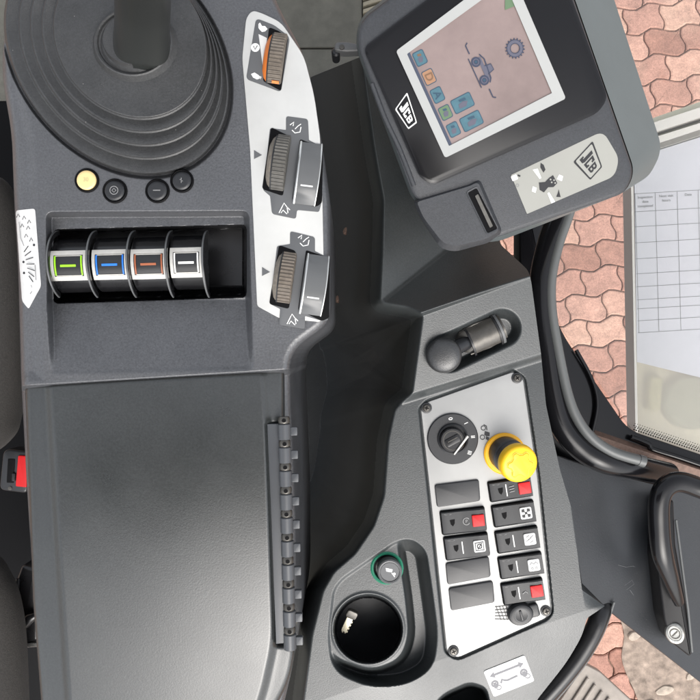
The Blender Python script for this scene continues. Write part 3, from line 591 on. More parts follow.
# ignition switch
M = frame(452.5, 438.5, zq); mb = MB(); mb.rev([(25.5, 0), (25.5, 1.4), (24.6, 2.2), (.1, 2.2)], 'black_plastic', M, 56); IG = mb.build('ignition_switch', SC)
mb = MB(); M1 = frame(451.5, 439.5, zq, -62); mb.rev([(15.5, 2), (15.2, 4.5), (14, 5.4), (13.4, 5)], 'black_plastic', M, 40, (False, False)); mb.rev([(13, 2), (12.6, 7), (11.4, 8.2), (.1, 8.2)], 'black_gloss', M1, 32)
mb.ring(0, 0, 9.4, .7, 8.4, 'gunmetal', M1); mb.prism(rrect(8, 15, 2), 8, 9.5, 'black_gloss', .5, M1); mb.stroke([(-1, 5.5), (-1, -5)], .8, 9.8, 'gunmetal', M1)
mb.prism([(-11.5, -4.0), (11.5, -4.8), (11.3, -7), (-11.3, -5.4)], 7, 10.6, 'silver_satin', .3, frame(455, 441, zq, 56)); mb.build('key_barrel', IG)
mb = MB()
for t, x, y, a in (('0', 450, 418.5, -80), ('I', 465.5, 423, -65), ('II', 472.3, 436.5, -85), ('III', 469, 452.3, -105)): mb.text(t, 5.6, frame(x, y, zq, a) @ Matrix.Translation((0, 0, 2.4)), 'ink_white')
mb.build('ignition_marks', IG)
# small printed tractor-like symbol beside it
mb = MB(); M = frame(485.5, 433, zq + .0003, -8)
mb.ring(-2.8, 4.6, 2.2, .8, .1, 'ink_black', M, 14); mb.ring(-2.4, -4.6, 2.2, .8, .1, 'ink_black', M, 14); mb.flat([(-1, 2), (4, 1), (4.5, -2.5), (1, -3), (-1, -2)], .1, 'ink_black', M); mb.stroke([(-3, 8), (0, 7), (1, 3)], 1, .1, 'ink_black', M)
mb.flat([(1, -3), (4.5, -4), (3.5, -7), (1, -6)], .15, 'ink_black', M)
mb.build('tractor_symbol', SP); mb = MB()
Mh = frame(503, 613, zq + .0003, 0)
for i in range(5): mb.stroke([(-7 + i * 3.3, 7), (-7 + i * 3.3 + 5, -7)], .8, .1, 'ink_black', Mh)
for i in range(5): mb.stroke([(-8, 6 - i * 3), (7, 8 - i * 3.6)], .7, .14, 'ink_black', Mh)
mb.build('hatch_symbol', SP)
# emergency stop: collar, neck leaning in view because it stands tall, notched cap
ES = None; mb = MB(); M = frame(504.5, 453.5, zq)
mb.rev([(20.8, 0), (20.8, 2), (19.6, 3.2), (17, 3.4)], 'yellow_ring', M, 48, (True, True)); ES = mb.build('stop_button', SC)
def lean(t, r0, z): c = P(506, 453.5, zq).lerp(P(518.5, 461.5, zq + .052), t); return frame_at(c, r0)
def frame_at(c, r0=1): return Matrix.Translation(c) @ Matrix.Rotation(math.radians(3), 4, 'X') @ Matrix.Scale(unit(zq), 4)
c0 = P(504.5, 452.5, zq); c1 = P(518.0, 463.0, zq + .033); dirv = (c1 - c0).normalized(); q = dirv.to_track_quat('Z', 'Y').to_matrix().to_4x4()
def MS(h): return Matrix.Translation(c0 + dirv * h) @ q @ Matrix.Scale(unit(zq), 4)
mb = MB(); mb.rev([(17, -2), (17.2, 12), (15.6, 13), (15.6, 15), (17, 16), (17, 24)], 'black_plastic', MS(.0025), 40); mb.build('neck', ES)
mb = MB(); mb.rev([(16.5, 0), (18.3, 1.0), (18.7, 4), (18.4, 8), (17.4, 10.2), (15.8, 11.2), (.1, 11.5)], 'yellow', MS(.0275), 56); CAP = mb.build('stop_cap', ES, 40)
mb = MB(); n = 72; ro = [(11.6 + (1.7 if (i % 12) < 6 else -1.5)) for i in range(n)]
ro = [(ro[i - 1] + ro[i] + ro[(i + 1) % n]) / 3 for i in range(n)]
pts = [(ro[i] * math.cos(2 * math.pi * i / n), ro[i] * math.sin(2 * math.pi * i / n)) for i in range(n)]
Mc = MS(.0275); mb.prism(inset(pts, .6), 11.2, 12.3, 'yellow', .5, Mc); mb.stroke(pts, .8, 11.75, 'yellow_ring', Mc, closed=True); mb.build('notched_disc', ES)
# rocker switches
SW = []
def sw_quad(mb, q, z0, z1, m, bev, M=None, r=3): mb.ppoly([(x, y, r) for x, y in q], z1, z1 - z0, m, bev, r)
def blank(q):
    mb = MB(); sw_quad(mb, q, zq - .002, zq + .0022, 'console_plastic' if False else 'black_plastic', .0008); mb.build('blanking_plate', SC)
def rocker(q, kind):
    cx = sum(p[0] for p in q) / 4; cy = sum(p[1] for p in q) / 4; ang = math.degrees(math.atan2(-(q[1][1] - q[0][1]), q[1][0] - q[0][0])); w = math.hypot(q[1][0] - q[0][0], q[1][1] - q[0][1]); h = math.hypot(q[3][0] - q[0][0], q[3][1] - q[0][1])
    mb = MB(); M = frame(cx, cy, zq, ang); mb.prism(rrect(w + 1, h + .5, 2.5), -1, 1.6, 'deep_black', .5, M)
    SWo = mb.build('rocker_switch', SC)
    # rocker cap: shallow V along its length, right end standing proud
    mb = MB(); n = 14; rows = []
    for i in range(n + 1):
        t = i / n; x = -w / 2 + .8 + (w - 1.6) * t; e = min(t, 1 - t) * n; rr = .7 if e < 1 else 0; zt = 3.4 + 1.2 * abs(t - .45) * 2 + 2.4 * t - rr
        hh = h / 2 - 1.0
        rows.append([(x, -hh, 0), (x, -hh, zt - .9), (x, -hh + .9, zt), (x, hh - .9, zt), (x, hh, zt - .9), (x, hh, 0)])
    mb.loft(rows, 'black_plastic', M); C = mb.build('rocker_cap', SWo, 30)
    zt = lambda x: 3.4 + 1.2 * abs((x + w / 2 - .8) / (w - 1.6) - .45) * 2 + 2.4 * (x + w / 2 - .8) / (w - 1.6)
    mb = MB(); z = lambda x: zt(x) + .15
    # worn moulded emblem at the left end
    sx = -w / 2 + 11
    mb.add([(a, b, z(a)) for a, b in ((sx - 2.6, 3), (sx + 2.6, 3.4), (sx + 2, -1), (sx, -3.6), (sx - 2, -1.4))], [[4, 3, 2, 1, 0]], 'label_grey' if False else 'deep_black', M)
    def ln(x0, y0, x1, y1, wd, m): 
        t = Vector((x1 - x0, y1 - y0)).normalized(); p = Vector((-t.y, t.x)) * wd / 2
        mb.add([(x0 + p.x, y0 + p.y, z(x0)), (x0 - p.x, y0 - p.y, z(x0)), (x1 - p.x, y1 - p.y, z(x1)), (x1 + p.x, y1 + p.y, z(x1))], [[0, 1, 2, 3]], m, M)
    if kind in 'acedf': ln(-4.5, -6, -4.5, 6, 1, 'ink_white') if kind != 'r' else None
    for k in range(5): ln(-w / 2 + 3.5 + k * 1.2, h / 2 - 3 - k * .2, -w / 2 + 5.5 + k * 1.3, h / 2 - 3.6, .35, 'ink_grey')
    if kind in 'rcd':
        pass
    mb.v and mb.build('switch_marks', SWo)
    if kind in ('r', 'a', 'd'):
        x0 = w / 2 - 15 ; mb = MB(); sq = rrect(12, 11.5, 1, x0 + 7, 0); zz = z(x0 + 7); mb.prism(sq, zz - 1.5, zz + 1.0, 'red', .5, M); mb.build('red_cap', SWo)
        mb = MB()
        if kind == 'r': mb.ring(x0 - 4.5, 0, 3.4, .8, z(x0 - 4) + .1, 'ink_grey', M); mb.text('P', 4.5, M @ Matrix.Translation((x0 - 4.5, 0, z(x0 - 4) + .15)), 'ink_grey')
        if kind == 'a':
            for k in range(3): mb.stroke([(x0 - 8, 3 - k * 2.6), (x0 - 3, 3.6 - k * 2.6)], .8, z(x0) + .1, 'ink_grey', M)
        if kind == 'd': mb.stroke([(x0 - 7, -1), (x0 - 4, 1), (x0 - 2, -1)], .8, z(x0) + .1, 'ink_grey', M)
        mb.build('switch_symbol', SWo)
    else:
        x0 = w / 2 - 10; zz = z(x0); mb = MB(); mb.prism(rrect(11.5, 11.5, 1.8, x0, 0), zz - .8, zz + .8, 'sticker_white', .1, M); z2 = zz + .95
        if kind == 'b':
            for a in (-1, 1):
                for b in (-1, 1): mb.flat([(x0 + a * 1, b * 1), (x0 + a * 4.4, b * 1.4), (x0 + a * 4.0, b * 4.0), (x0 + a * 1.4, b * 4.4)], z2, 'ink_black', M)
            mb.flat([(x0 - 1.2, -1.2), (x0 + 1.2, -1.2), (x0 + 1.2, 1.2), (x0 - 1.2, 1.2)], z2, 'ink_black', M)
        if kind == 'c': mb.stroke([(x0 - 4, 3.5), (x0 + 4, 4), (x0 + 4, -4), (x0 - 4, -4)], 1, z2, 'ink_black', M, closed=True); mb.ring(x0, 0, 2.2, 1, z2 + .05, 'ink_black', M, 14); mb.stroke([(x0 - 2, -3), (x0 + 2.5, 3)], .9, z2 + .1, 'ink_black', M)
        if kind == 'e':
            for a, b in ((-2, 3), (2, 2.4), (-2.5, -1), (1.5, -2.6), (0, .5)): mb.stroke([(x0 + a - 1.6, b - .8), (x0 + a + 1.6, b + .9)], .8, z2, 'ink_grey', M)
        if kind == 'f': mb.stroke([(x0 - 4, 1), (x0 - 2, 3), (x0, 1), (x0 + 2, 3), (x0 + 4, 1)], .9, z2, 'ink_grey', M); mb.ring(x0 - 2, -3, 1, .6, z2, 'ink_grey', M, 10); mb.ring(x0 + 2, -3, 1, .6, z2, 'ink_grey', M, 10)
        mb.build('switch_symbol', SWo)
blank([(434.5, 485), (479, 479.5), (480.5, 501), (437, 507.5)]); blank([(445.5, 563.5), (489, 556.5), (491, 577), (447.5, 585)]); blank([(448.5, 588.5), (493, 581), (495, 602.5), (451, 611)])
rocker([(440, 511), (484, 506), (486, 529.5), (442, 535)], 'r'); rocker([(443.5, 537), (487, 531.5), (489, 554), (446, 560.5)], 'c')
rocker([(488, 481.5), (530, 475), (531.5, 496), (490, 502)], 'a'); rocker([(491.5, 505.5), (533, 499), (535, 520.5), (494, 527.5)], 'b'); rocker([(495, 531), (537, 524.5), (539, 547), (497, 553.5)], 'e')
rocker([(498, 557), (541, 550.5), (543, 572.5), (500, 579)], 'f'); rocker([(501, 583), (542, 576.5), (544, 598.5), (503, 605)], 'd')
# round knob below the switches
mb = MB(); M = frame(519.5, 612.5, zq, 15); mb.rev([(13, 0), (12.8, 5), (11.5, 7.2), (9, 8), (6, 7.4), (.1, 7.2)], 'black_plastic', M, 28, ell=.85); mb.prism(rrect(14, 13, 3, 12, 0), 0, 5.5, 'black_plastic', 1.5, M); KN = mb.build('volume_knob', SC, 40)
mb = MB(); mb.ring(0, 0, 6.5, .6, 7.8, 'label_grey', M); mb.prism(rrect(2.2, 10, 1), 7, 8.6, 'black_plastic', .4, M); mb.build('knob_grip', KN)
# ---- hand lever in the pod
mb = MB(); z0 = -.111
HL = thing('hand_lever', 'round black knob lever leaning left in its oval slot above the switch panel', 'lever', P(475, 340, z0))
Ml = frame(484, 335, z0, 24)
mb.arc(-15, 12, -52, 52, 8, 17, -6, 'gunmetal', Ml, 16); mb.arc(-17, -15, -60, 60, 6, 18, -6, 'black_gloss', Ml, 16); mb.arc(12, 14, -60, 60, 6, 18.5, -6, 'black_gloss', Ml, 16); mb.build('quadrant', HL)
mb = MB(); mb.arc(14.5, 17, -60, 55, 6, 18, -6, 'lever_grey', Ml, 12); mb.arc(18, 20, -50, 60, 6, 15, -6, 'gunmetal', Ml, 12); mb.tube([(-22, 12, 2), (-6, 14, 4), (10, 12.5, 2)], 1.2, 'gunmetal', Ml); mb.tube([(-20, -12, 1), (0, -13, 3), (14, -12, 1)], 1.2, 'gunmetal', Ml); mb.build('guide_plate', HL)
mb = MB(); mb.tube([P(474, 340, z0 - .002), P(464, 344, z0 + .006), P(452, 350, z0 + .012)], [.0078, .0075, .0085], 'black_plastic', None, 18)
mb.rev([(10.5, 0), (11.5, 2), (11, 4), (9, 5)], 'gunmetal', frame(467, 341, z0 + .001, 24, 0, -35), 24); mb.build('lever_arm', HL)
mb = MB(); mb.rev([(9, -4), (15, -1), (17.2, 2), (17.8, 4.5), (17, 7), (14.5, 9), (10, 10.3), (5, 10.9), (.1, 11)], 'knob_black', frame(443.5, 355, z0 + .012, 0, 4, -6), 48); mb.build('knob', HL, 50)
# ---- socket and cup holder
zk = DECK - .0025
mb = MB(); mb.rev([(16.5, -5), (16.5, .5), (15.2, 1.5), (13.6, 1), (13.2, -5)], 'green_ring', frame(387, 568, zk), 40, (False, False)); SK = mb.build('power_socket', SC)
mb = MB(); M = frame(389.5, 570.5, zk + .006); mb.rev([(12, -9), (12.4, 2), (12.2, 4), (11, 5), (9.8, 4.6), (9.4, 3.6), (.1, 3.8)], 'lever_grey', M, 40); CPp = mb.build('socket_cap', SK)
mb = MB(); mb.disc(0, 0, 9, 4.1, 'label_grey', M, 28); mb.flat([(-4, 4), (3, 2.5), (2, -.5), (-3.5, .5)], 4.3, 'ink_white', M); mb.disc(4.5, -2, 1.4, 4.3, 'ink_white', M); mb.stroke([(2, -1), (5, -5)], .9, 4.3, 'ink_white', M); mb.build('cap_symbol', SK)
KY = thing('key', 'small brass key with a dark head lying in the cup holder', 'key', P(348, 620, -.19))
mb = MB(); zz = DECK - .026; M = frame(348, 622, zz, 66, 0, -14)
mb.prism(rnd([(-13, -2.6), (6, -3.2), (6, 3.2), (-10, 2.8), (-14, .5), (-11, 0)], 1), -1, 1.2, 'key_brass', .4, M)
for k in range(4): mb.prism([(-11 + k * 4, -4), (-9.2 + k * 4, -4), (-9.2 + k * 4, -2), (-11 + k * 4, -2)], -.8, 1.0, 'key_brass', 0, M)
mb.build('key_blade', KY); mb = MB(); mb.prism(rrect(9, 11, 3, 10, 0), -2, 2.2, 'gunmetal', .8, M); mb.build('key_head', KY)
# white arrow sticker
mb = MB(); cx, cy = 509, 676; zs2 = zc_at(509, 676); 
dzx = (zc_at(519, 676) - zc_at(499, 676)) / (20 * unit(zs2)); dzy = (zc_at(509, 666) - zc_at(509, 686)) / (20 * unit(zs2))
Mst = Matrix.Translation(P(cx, cy, zs2)) @ Matrix([[1, 0, 0, 0], [0, 1, 0, 0], [dzx, dzy, 1, 0], [0, 0, 0, 1]]) @ Matrix.Scale(unit(zs2), 4) @ Matrix.Rotation(math.radians(22), 4, 'Z')
mb.prism(rrect(44, 31, 2.5), -.5, .5, 'sticker_white', .15, Mst); ST = mb.build('arrow_sticker', SC)
mb = MB(); zz = .7
mb.stroke([(-13, 7.5), (13, 7.5)], 2.2, zz, 'ink_line', Mst); mb.flat([(-18, 7.5), (-13, 11), (-13, 4)], zz, 'ink_line', Mst); mb.flat([(18, 7.5), (13, 4), (13, 11)], zz, 'ink_line', Mst)
mb.stroke([(-10, -4), (-8, -.5), (-5.5, -2.5), (-3, -3.5), (8, -2.8)], 2, zz, 'ink_line', Mst)
for sx in (-16, 15):
    mb.ring(sx, -2, 3, 2, zz, 'ink_line', Mst, 16); mb.flat([(sx - 1.5, -1), (sx + 1.5, -1), (sx + 2, -7), (sx - 2, -7)], zz + .05, 'ink_line', Mst); mb.ring(sx + 2.4, -7.5, 2.4, .9, zz, 'ink_line', Mst, 14)
mb.build('sticker_symbols', ST)
# latch at the head of the inner wall
LT = thing('window_latch', 'small grey pivot latch on the wall edge between the floor mat and monitor', 'latch', P(346, 52, -.11))
mb = MB(); mb.prism(rnd([(-12, -4, 4), (-11, 5, 5), (2, 5.5, 3), (14, 3.5, 2), (14, -3, 2), (0, -4.5, 2)], 3), -3, 9, 'lever_grey', 2, frame(346, 51, -.112, -3)); mb.build('latch_body', LT)
mb = MB(); mb.rev([(4, -8), (4.4, 9), (3, 10.5), (.1, 10.8)], 'black_plastic', frame(336, 56, -.118), 20); mb.rev([(2.6, 9), (2.4, 10), (.1, 10.4)], 'gunmetal', frame(342, 51.5, -.112), 16); mb.build('pivot', LT)

# ================================================================== MONITOR
MO = thing('display_monitor', 'black bezelled display monitor with white screen frame tilted on the console', 'monitor', P(500, 120, -.12))
def ring3(pts, r, n=6):   # pts: (px,py,z[,r]) -> rounded ring of world points
    out = []; N = len(pts)
    for i in range(N):
        a, b, c = [Vector(p[:3]) for p in (pts[i - 1], pts[i], pts[(i + 1) % N])]; rr = pts[i][3] if len(pts[i]) > 3 else r
        u = a - b; v = c - b; l = min(rr, u.xy.length * .48, v.xy.length * .48); s0 = b + u * (l / u.xy.length); s1 = b + v * (l / v.xy.length)
        for k in range(n + 1): t = k / n; q = s0 * (1 - t) ** 2 + b * 2 * t * (1 - t) + s1 * t * t; out.append(tuple(P(*q)))
    return out[::-1]
# display face plane: higher towards the upper left, dropping to the lower right
pf = plane((362, 47, .012), (607, 98, -.006), (432, 184, -.004))
def mz(x, y, dz=0): return (x, y, float(pf(x, y)) + dz)
def mring(pts, dz, r): return ring3([(p[0], p[1], float(pf(p[0], p[1])) + dz) + ((p[2],) if len(p) > 2 else ()) for p in pts], r)
FACE = [(357, 44, 14), (361, 20, 14), (440, -40, 10), (560, -40, 6), (634, 172, 16), (625, 193, 10), (500, 236, 6), (486, 240, 8), (414, 198, 10)]
SIDE = [(355, 46, 14), (359, 18, 14), (440, -44, 10), (600, -44, 6), (663, 150, 16), (648, 178, 10), (503, 240, 6), (486, 243, 8), (412, 200, 10)]
mb = MB(); mb.loft([mring(SIDE, -.075, 10), mring(SIDE, -.042, 10)], 'monitor_side', None, (True, False)); 
mb.loft([mring(SIDE, -.042, 10), mring([(p[0] * .97 + q[0] * .03, p[1] * .97 + q[1] * .03, p[2]) for p, q in zip(FACE, SIDE)], -.008, 10)], 'monitor_side', None, (False, False))
HS = mb.build('rear_shell', MO, 40)
FI = [(x, y, r) for x, y, r in ((361, 45, 12), (364, 23, 12), (441, -36, 8), (557, -36, 6), (630, 171, 14), (622, 190, 9), (500, 232, 5), (487, 235, 7), (417, 197, 8))]
mb = MB(); mb.loft([mring(FACE, -.010, 10), mring(FACE, -.0055, 10), mring([((a[0] + b[0]) / 2, (a[1] + b[1]) / 2, a[2]) for a, b in zip(FACE, FI)], -.0038, 10), mring(FI, -.0034, 8)], 'monitor_plastic', None, (False, True)); mb.build('front_shell', MO, 40)
# black gloss bezel
BZ = [(363, 48, 8), (437, -8, 4), (440, -34, 4), (560, -34, 4), (608, 98, 8), (598, 113, 8), (433, 185, 8), (420, 178, 8)]
BI = [(366, 49, 7), (439, -6, 4), (443, -31, 4), (558, -31, 4), (604, 98, 7), (596, 110, 7), (434, 181, 7), (423, 176, 7)]
mb = MB(); mb.loft([mring(BZ, -.006, 6), mring(BZ, -.0010, 6), mring(BI, .0006, 6)], 'bezel_black', None, (False, True)); BE = mb.build('bezel', MO, 35)
# raised rib down the left side
mb = MB(); rb = [Vector(P(x, y, float(pf(x, y)) - .004)) for x, y in ((372, 84), (385, 118), (400, 150), (414, 186))]; mb.tube(spline(rb), .0022, 'monitor_plastic'); mb.build('side_rib', MO)
# white screen frame
SO = [(396, 51), (509, -34), (566, 98.5), (445, 158)]; SI = [(407, 54), (505, -17), (552, 93), (449, 146)]
def fl(pts, dz): return [tuple(P(*mz(x, y, dz))) for x, y in pts][::-1]
mb = MB(); SOr = mring([(x, y, 3) for x, y in SO], .0006, 3); a = mring([(x, y, 3) for x, y in SO], .0024, 3); b = mring([(x, y, 1) for x, y in SI], .0022, 1); c = mring([(x, y, 1) for x, y in SI], .0008, 1)
mb.loft([SOr, a, b, c], 'screen_frame', None, (False, False)); mb.build('screen_frame', MO, 30)
mb = MB(); mb.loft([mring([(x, y, 1) for x, y in SI], .0004, 1), mring([(x, y, 1) for x, y in SI], .0010, 1)], 'screen_glass'); SCR = mb.build('screen', MO)
# screen content: drawn in a frame aligned with the display (u along the short side, v along the long side)
def sq(u, v):   # unit square on the screen -> px;  u: from the dark bar edge to the right, v: up the bar
    p00 = Vector((449, 146)); p01 = Vector((407, 54)); p10 = Vector((552, 93)); p11 = Vector((505, -17))
    return (p00 * (1 - u) + p10 * u) * (1 - v) + (p01 * (1 - u) + p11 * u) * v
def sp_(pts, z, m, mb): 
    w = [P(*mz(x, y, z)) for x, y in pts]; 
    ar = sum(w[i].x * w[(i + 1) % len(w)].y - w[(i + 1) % len(w)].x * w[i].y for i in range(len(w)))
    if ar < 0: w = w[::-1]
    mb.add([tuple(p) for p in w], [list(range(len(w)))], m)
mb = MB()
sp_([(449, 146), (407, 54), (409.5, 52), (452, 144.5)], .0012, 'scr_bar', mb)
ax = Vector((103, -53)).normalized(); ay = Vector((-42, -92)).normalized()     # screen axes in px
def tile(cx, cy, w, h, m, edge='scr_edge', t=None, tc='scr_edge'):
    def o(a, b, r=0): return (cx + ax.x * a + ay.x * b, cy + ax.y * a + ay.y * b)
    q = [o(a, b) for a, b in rrect(w, h, 2.5)]; sp_(q, .0013, edge, mb); q = [o(a, b) for a, b in rrect(w - 1.6, h - 1.6, 2)]; sp_(q, .0015, m, mb)
    return o
def smat(cx, cy, dz, ang):
    z = mz(cx, cy, dz)[2]; u = unit(z); a = float(pf(1, 0) - pf(0, 0)) / u; b = float(pf(0, 0) - pf(0, 1)) / u
    return Matrix.Translation(P(cx, cy, z)) @ Matrix([[1, 0, 0, 0], [0, 1, 0, 0], [a, b, 1, 0], [0, 0, 0, 1]]) @ Matrix.Scale(u, 4) @ Matrix.Rotation(math.radians(ang), 4, 'Z')
for (cx, cy, w, h, m, t) in ((420, 58, 12, 15, 'scr_blue', ''), (429, 77, 12, 15, 'scr_orange', 'D'), (437.5, 95, 12, 15, 'scr_blue', 'A'), (445.5, 112.5, 12, 14, 'scr_green', '⊃'), (453.5, 129.5, 12, 14, 'scr_blue', ''), (462.5, 103, 22, 15, 'scr_blue', ''), (471.5, 121, 22, 15, 'scr_blue', '')):
    o = tile(cx, cy, w, h, m)
    if t in 'DA' and t: mb.text(t, 11, smat(cx, cy, .0018, -66 if t == 'D' else -66), 'scr_brown' if t == 'D' else 'scr_edge')
    else:
        q = [o(-w * .22, -h * .26), o(w * .1, -h * .3), o(w * .26, -h * .02), o(w * .05, h * .1), o(-w * .2, h * .02)]; sp_(q, .0017, 'scr_mid', mb)
        q = [o(-w * .1, h * .14), o(w * .22, h * .1), o(w * .2, h * .26), o(-w * .12, h * .3)]; sp_(q, .0018, 'scr_edge' if (cx > 440) else 'scr_brown', mb)
mb.build('screen_tiles', SCR)
mb = MB(); M = smat(482.5, 70, .0016, -63) @ Matrix.Scale(.88, 4)
# machine silhouette: two wheels, chassis, cab, boom line and fork marks
for x in (-11, 11): mb.disc(x, -3, 5.6, .1, 'scr_dark', M); mb.ring(x, -3, 3.2, 1, .25, 'scr_mid', M, 16); mb.disc(x, -3, 1.5, .3, 'scr_edge', M)
mb.flat([(-15, 0), (15, 0), (13, 4), (-14, 4)], .05, 'scr_mid', M); mb.flat([(-3, 4), (6, 4), (5, 12), (-2, 11)], .05, 'scr_mid', M); mb.stroke([(-3, 4), (-2, 11.5), (5, 12), (7, 4)], 1, .2, 'scr_dark', M)
mb.stroke([(-17, 4), (-10, 7), (12, 5), (16, 2)], 1.4, .15, 'scr_dark', M); mb.stroke([(-18, -9.5), (17, -9.5)], 1.2, .15, 'scr_dark', M)
mb.stroke([(-34, -3), (-32, -6), (-22, -6)], 1.4, .15, 'scr_dark', M); mb.stroke([(22, -2), (32, -2), (34, 1)], 1.4, .15, 'scr_dark', M)
mb.build('machine_graphic', SCR); mb = MB(); M = smat(515, 48.5, .0016, -63); n = 72; pts = [((9.6 if (i % 4) < 2 else 8.2) * math.cos(2 * math.pi * i / n), (9.6 if (i % 4) < 2 else 8.2) * math.sin(2 * math.pi * i / n)) for i in range(n)]
mb.ring(0, 0, 6.6, 3.6, .1, 'scr_mid', M, 32)
for i in range(18): a = i * 20; mb.flat([(8 * math.cos(math.radians(a - 5)), 8 * math.sin(math.radians(a - 5))), (10 * math.cos(math.radians(a - 3)), 10 * math.sin(math.radians(a - 3))), (10 * math.cos(math.radians(a + 3)), 10 * math.sin(math.radians(a + 3))), (8 * math.cos(math.radians(a + 5)), 8 * math.sin(math.radians(a + 5)))], .15, 'scr_dark', M)
mb.ring(0, 0, 8.2, .7, .2, 'scr_dark', M, 32); mb.ring(0, 0, 4.8, .7, .2, 'scr_dark', M, 32)
mb.build('gear_graphic', SCR); mb = MB(); sp_([(505, 0), (512, -3), (515, 6), (505, 10)], .0016, 'scr_green', mb); 
for k in range(2): z_ = 0; sp_([(528 + k * 3, 25 - k), (528.6 + k * 3, 25 - k), (548.6 - 2 + k * 3, 76 - k * 0), (548 - 2 + k * 3, 76)], .0014, 'scr_mid', mb) if False else None
mb.build('menu_graphic', SCR)
# maker's badge letters as block shapes, mapped into a tapering four-sided shield
GL = {'J': [[(.13, 1), (.30, 1), (.30, .22), (.24, .06), (.0, .06), (.0, .36), (.09, .36), (.09, .27), (.13, .27)]],
      'C': [[(.36, .94), (.62, .94), (.62, .66), (.53, .66), (.53, .76), (.45, .76), (.45, .26), (.53, .26), (.53, .36), (.62, .36), (.62, .08), (.36, .08)]],
      'B': [[(.68, .9), (.92, .9), (.98, .78), (.98, .6), (.93, .5), (.98, .4), (.98, .22), (.92, .1), (.68, .1)]]}
def badge(q, zf_, ink, ground, parent, name):
    # q: px corners in the order  start-top, end-top, end-bottom, start-bottom  of the reading direction
    c = [Vector(p) for p in q]
    def m2(u, v): return (c[3] * (1 - u) + c[2] * u) * (1 - v) + (c[0] * (1 - u) + c[1] * u) * v
    mb = MB()
    def put(pts, dz, m):
        w = [P(*mz(*m2(u, v), zf_ + dz)) for u, v in pts]; ar = sum(w[i].x * w[(i + 1) % len(w)].y - w[(i + 1) % len(w)].x * w[i].y for i in range(len(w)))
        if ar < 0: w = w[::-1]
        mb.add([tuple(p) for p in w], [list(range(len(w)))], m)
    def ringq(e): return rnd([(-e * .55, 1 + e), (1 + e * .6, 1 + e * 1.3), (1 + e * .6, -e * 1.3), (-e * .55, -e)], .1, 4)
    put(ringq(.27), 0, ink); put(ringq(.16), .00015, ground)
    for k, polys in GL.items():
        for p in polys: put([(.02 + u * .96, v) for u, v in p], .0003, ink)
    for b in ([(.77, .74), (.87, .74), (.87, .59), (.77, .59)], [(.77, .42), (.87, .42), (.87, .26), (.77, .26)]): put([(.02 + u * .96, v) for u, v in b], .00045, ground)
    return mb.build(name, parent)
badge([(406.2, 98.5), (414, 120.5), (408.6, 125.2), (398.6, 108.8)], .0009, 'ink_white', 'bezel_black', BE, 'maker_badge')
# beige sticker with joystick diagram and badge
STK = [(511, 175, 1), (603, 131, 9), (619, 158, 7), (615, 176, 8), (527, 214, 1)]
mb = MB(); mb.loft([mring(STK, -.0036, 2), mring(STK, -.0029, 2)], 'sticker_beige'); SB = mb.build('diagram_sticker', MO)
badge([(590.5, 147.5), (598.5, 166.5), (590.8, 175.0), (578.5, 160.5)], -.0026, 'ink_black', 'sticker_beige', SB, 'sticker_badge')
mb = MB(); M = smat(548, 184, -.0027, 24)
mb.flat([(-8, 5), (-2, 3), (3, 5), (8, 6), (9, -3), (4, -5), (-1, -3), (-7, -6), (-10, -2)], .1, 'ink_black', M); 
for a, b in ((4, 3), (7, 1), (4, 0), (7, -2)): mb.disc(a, b, .9, .25, 'sticker_beige', M, 8)
mb.flat([(10, 1), (14, 4), (17, 1), (14, -3)], .1, 'ink_white', M); mb.flat([(-12, 1), (-15, 4), (-18, 0), (-15, -3)], .1, 'ink_white', M)
mb.flat([(-6, 8), (-4, 8), (-4, 18), (-9, 19)], .1, 'ink_white', M); mb.flat([(-4, -8), (-2, -8), (0, -19), (-4, -19)], .1, 'ink_white', M)
mb.flat([(0, 12), (3, 14), (3, 19), (1, 22), (-1, 18)], .1, 'ink_black', M); mb.flat([(6, -12), (8, -9), (7, -17), (3, -15), (5, -13)], .1, 'ink_black', M)
mb.prism(rrect(6, 5, 1, -29, 19), 0, .15, 'ink_white', 0, M); mb.stroke([(-25, 20), (-23, 18)], 1.6, .2, 'ink_black', M); mb.ring(-29, 11, 1.4, .6, .1, 'ink_grey', M, 10)
mb.build('diagram_symbols', SB)
# moulded block with the card slot under the bezel
BK = [(413, 201, 4), (470, 184, 4), (480, 178, 6), (503, 232, 5), (488, 243, 4), (454, 252, 14), (440, 248, 10), (420, 218, 8)]
BK2 = [(417, 202, 3), (470, 186, 3), (478, 182, 5), (499, 231, 4), (486, 239, 3), (455, 246, 12), (443, 243, 8), (423, 217, 6)]
BK3 = [(425, 225, 4), (470, 205, 4), (484, 200, 6), (505, 244, 5), (488, 250, 4), (454, 256, 14), (444, 254, 10), (428, 238, 8)]
mb = MB(); mb.loft([mring(BK, -.075, 4), mring(BK, -.004, 4), mring(BK2, .0014, 4)], 'monitor_plastic', None, (True, True)); SL = mb.build('slot_block', MO, 40)
mb = MB(); a = [(466, 192, 3), (477, 186, 3), (499, 229, 3), (487, 235, 3)]; b = [(467.6, 192.8, 2), (476.6, 187.8, 2), (497.6, 228.6, 2), (487.4, 233.4, 2)]
mb.loft([mring(a, .0009, 2), mring(a, .0023, 2), mring(b, .0021, 2), mring(b, .0012, 2)], 'monitor_plastic', None, (False, False)); mb.build('slot_rim', SL)
mb = MB(); mb.loft([mring(b, .0006, 2), mring(b, .0016, 2)], 'deep_black'); mb.loft([mring([(475, 196), (478, 194), (493, 226), (490, 228)], .0016, 1), mring([(475, 196), (478, 194), (493, 226), (490, 228)], .0024, 1)], 'wheel_grey'); mb.build('slot_opening', SL)
mb = MB(); mb.tube([P(470, 150, -.14), P(475, 160, -.05)], .022, 'black_plastic'); mb.build('mounting_post', MO)

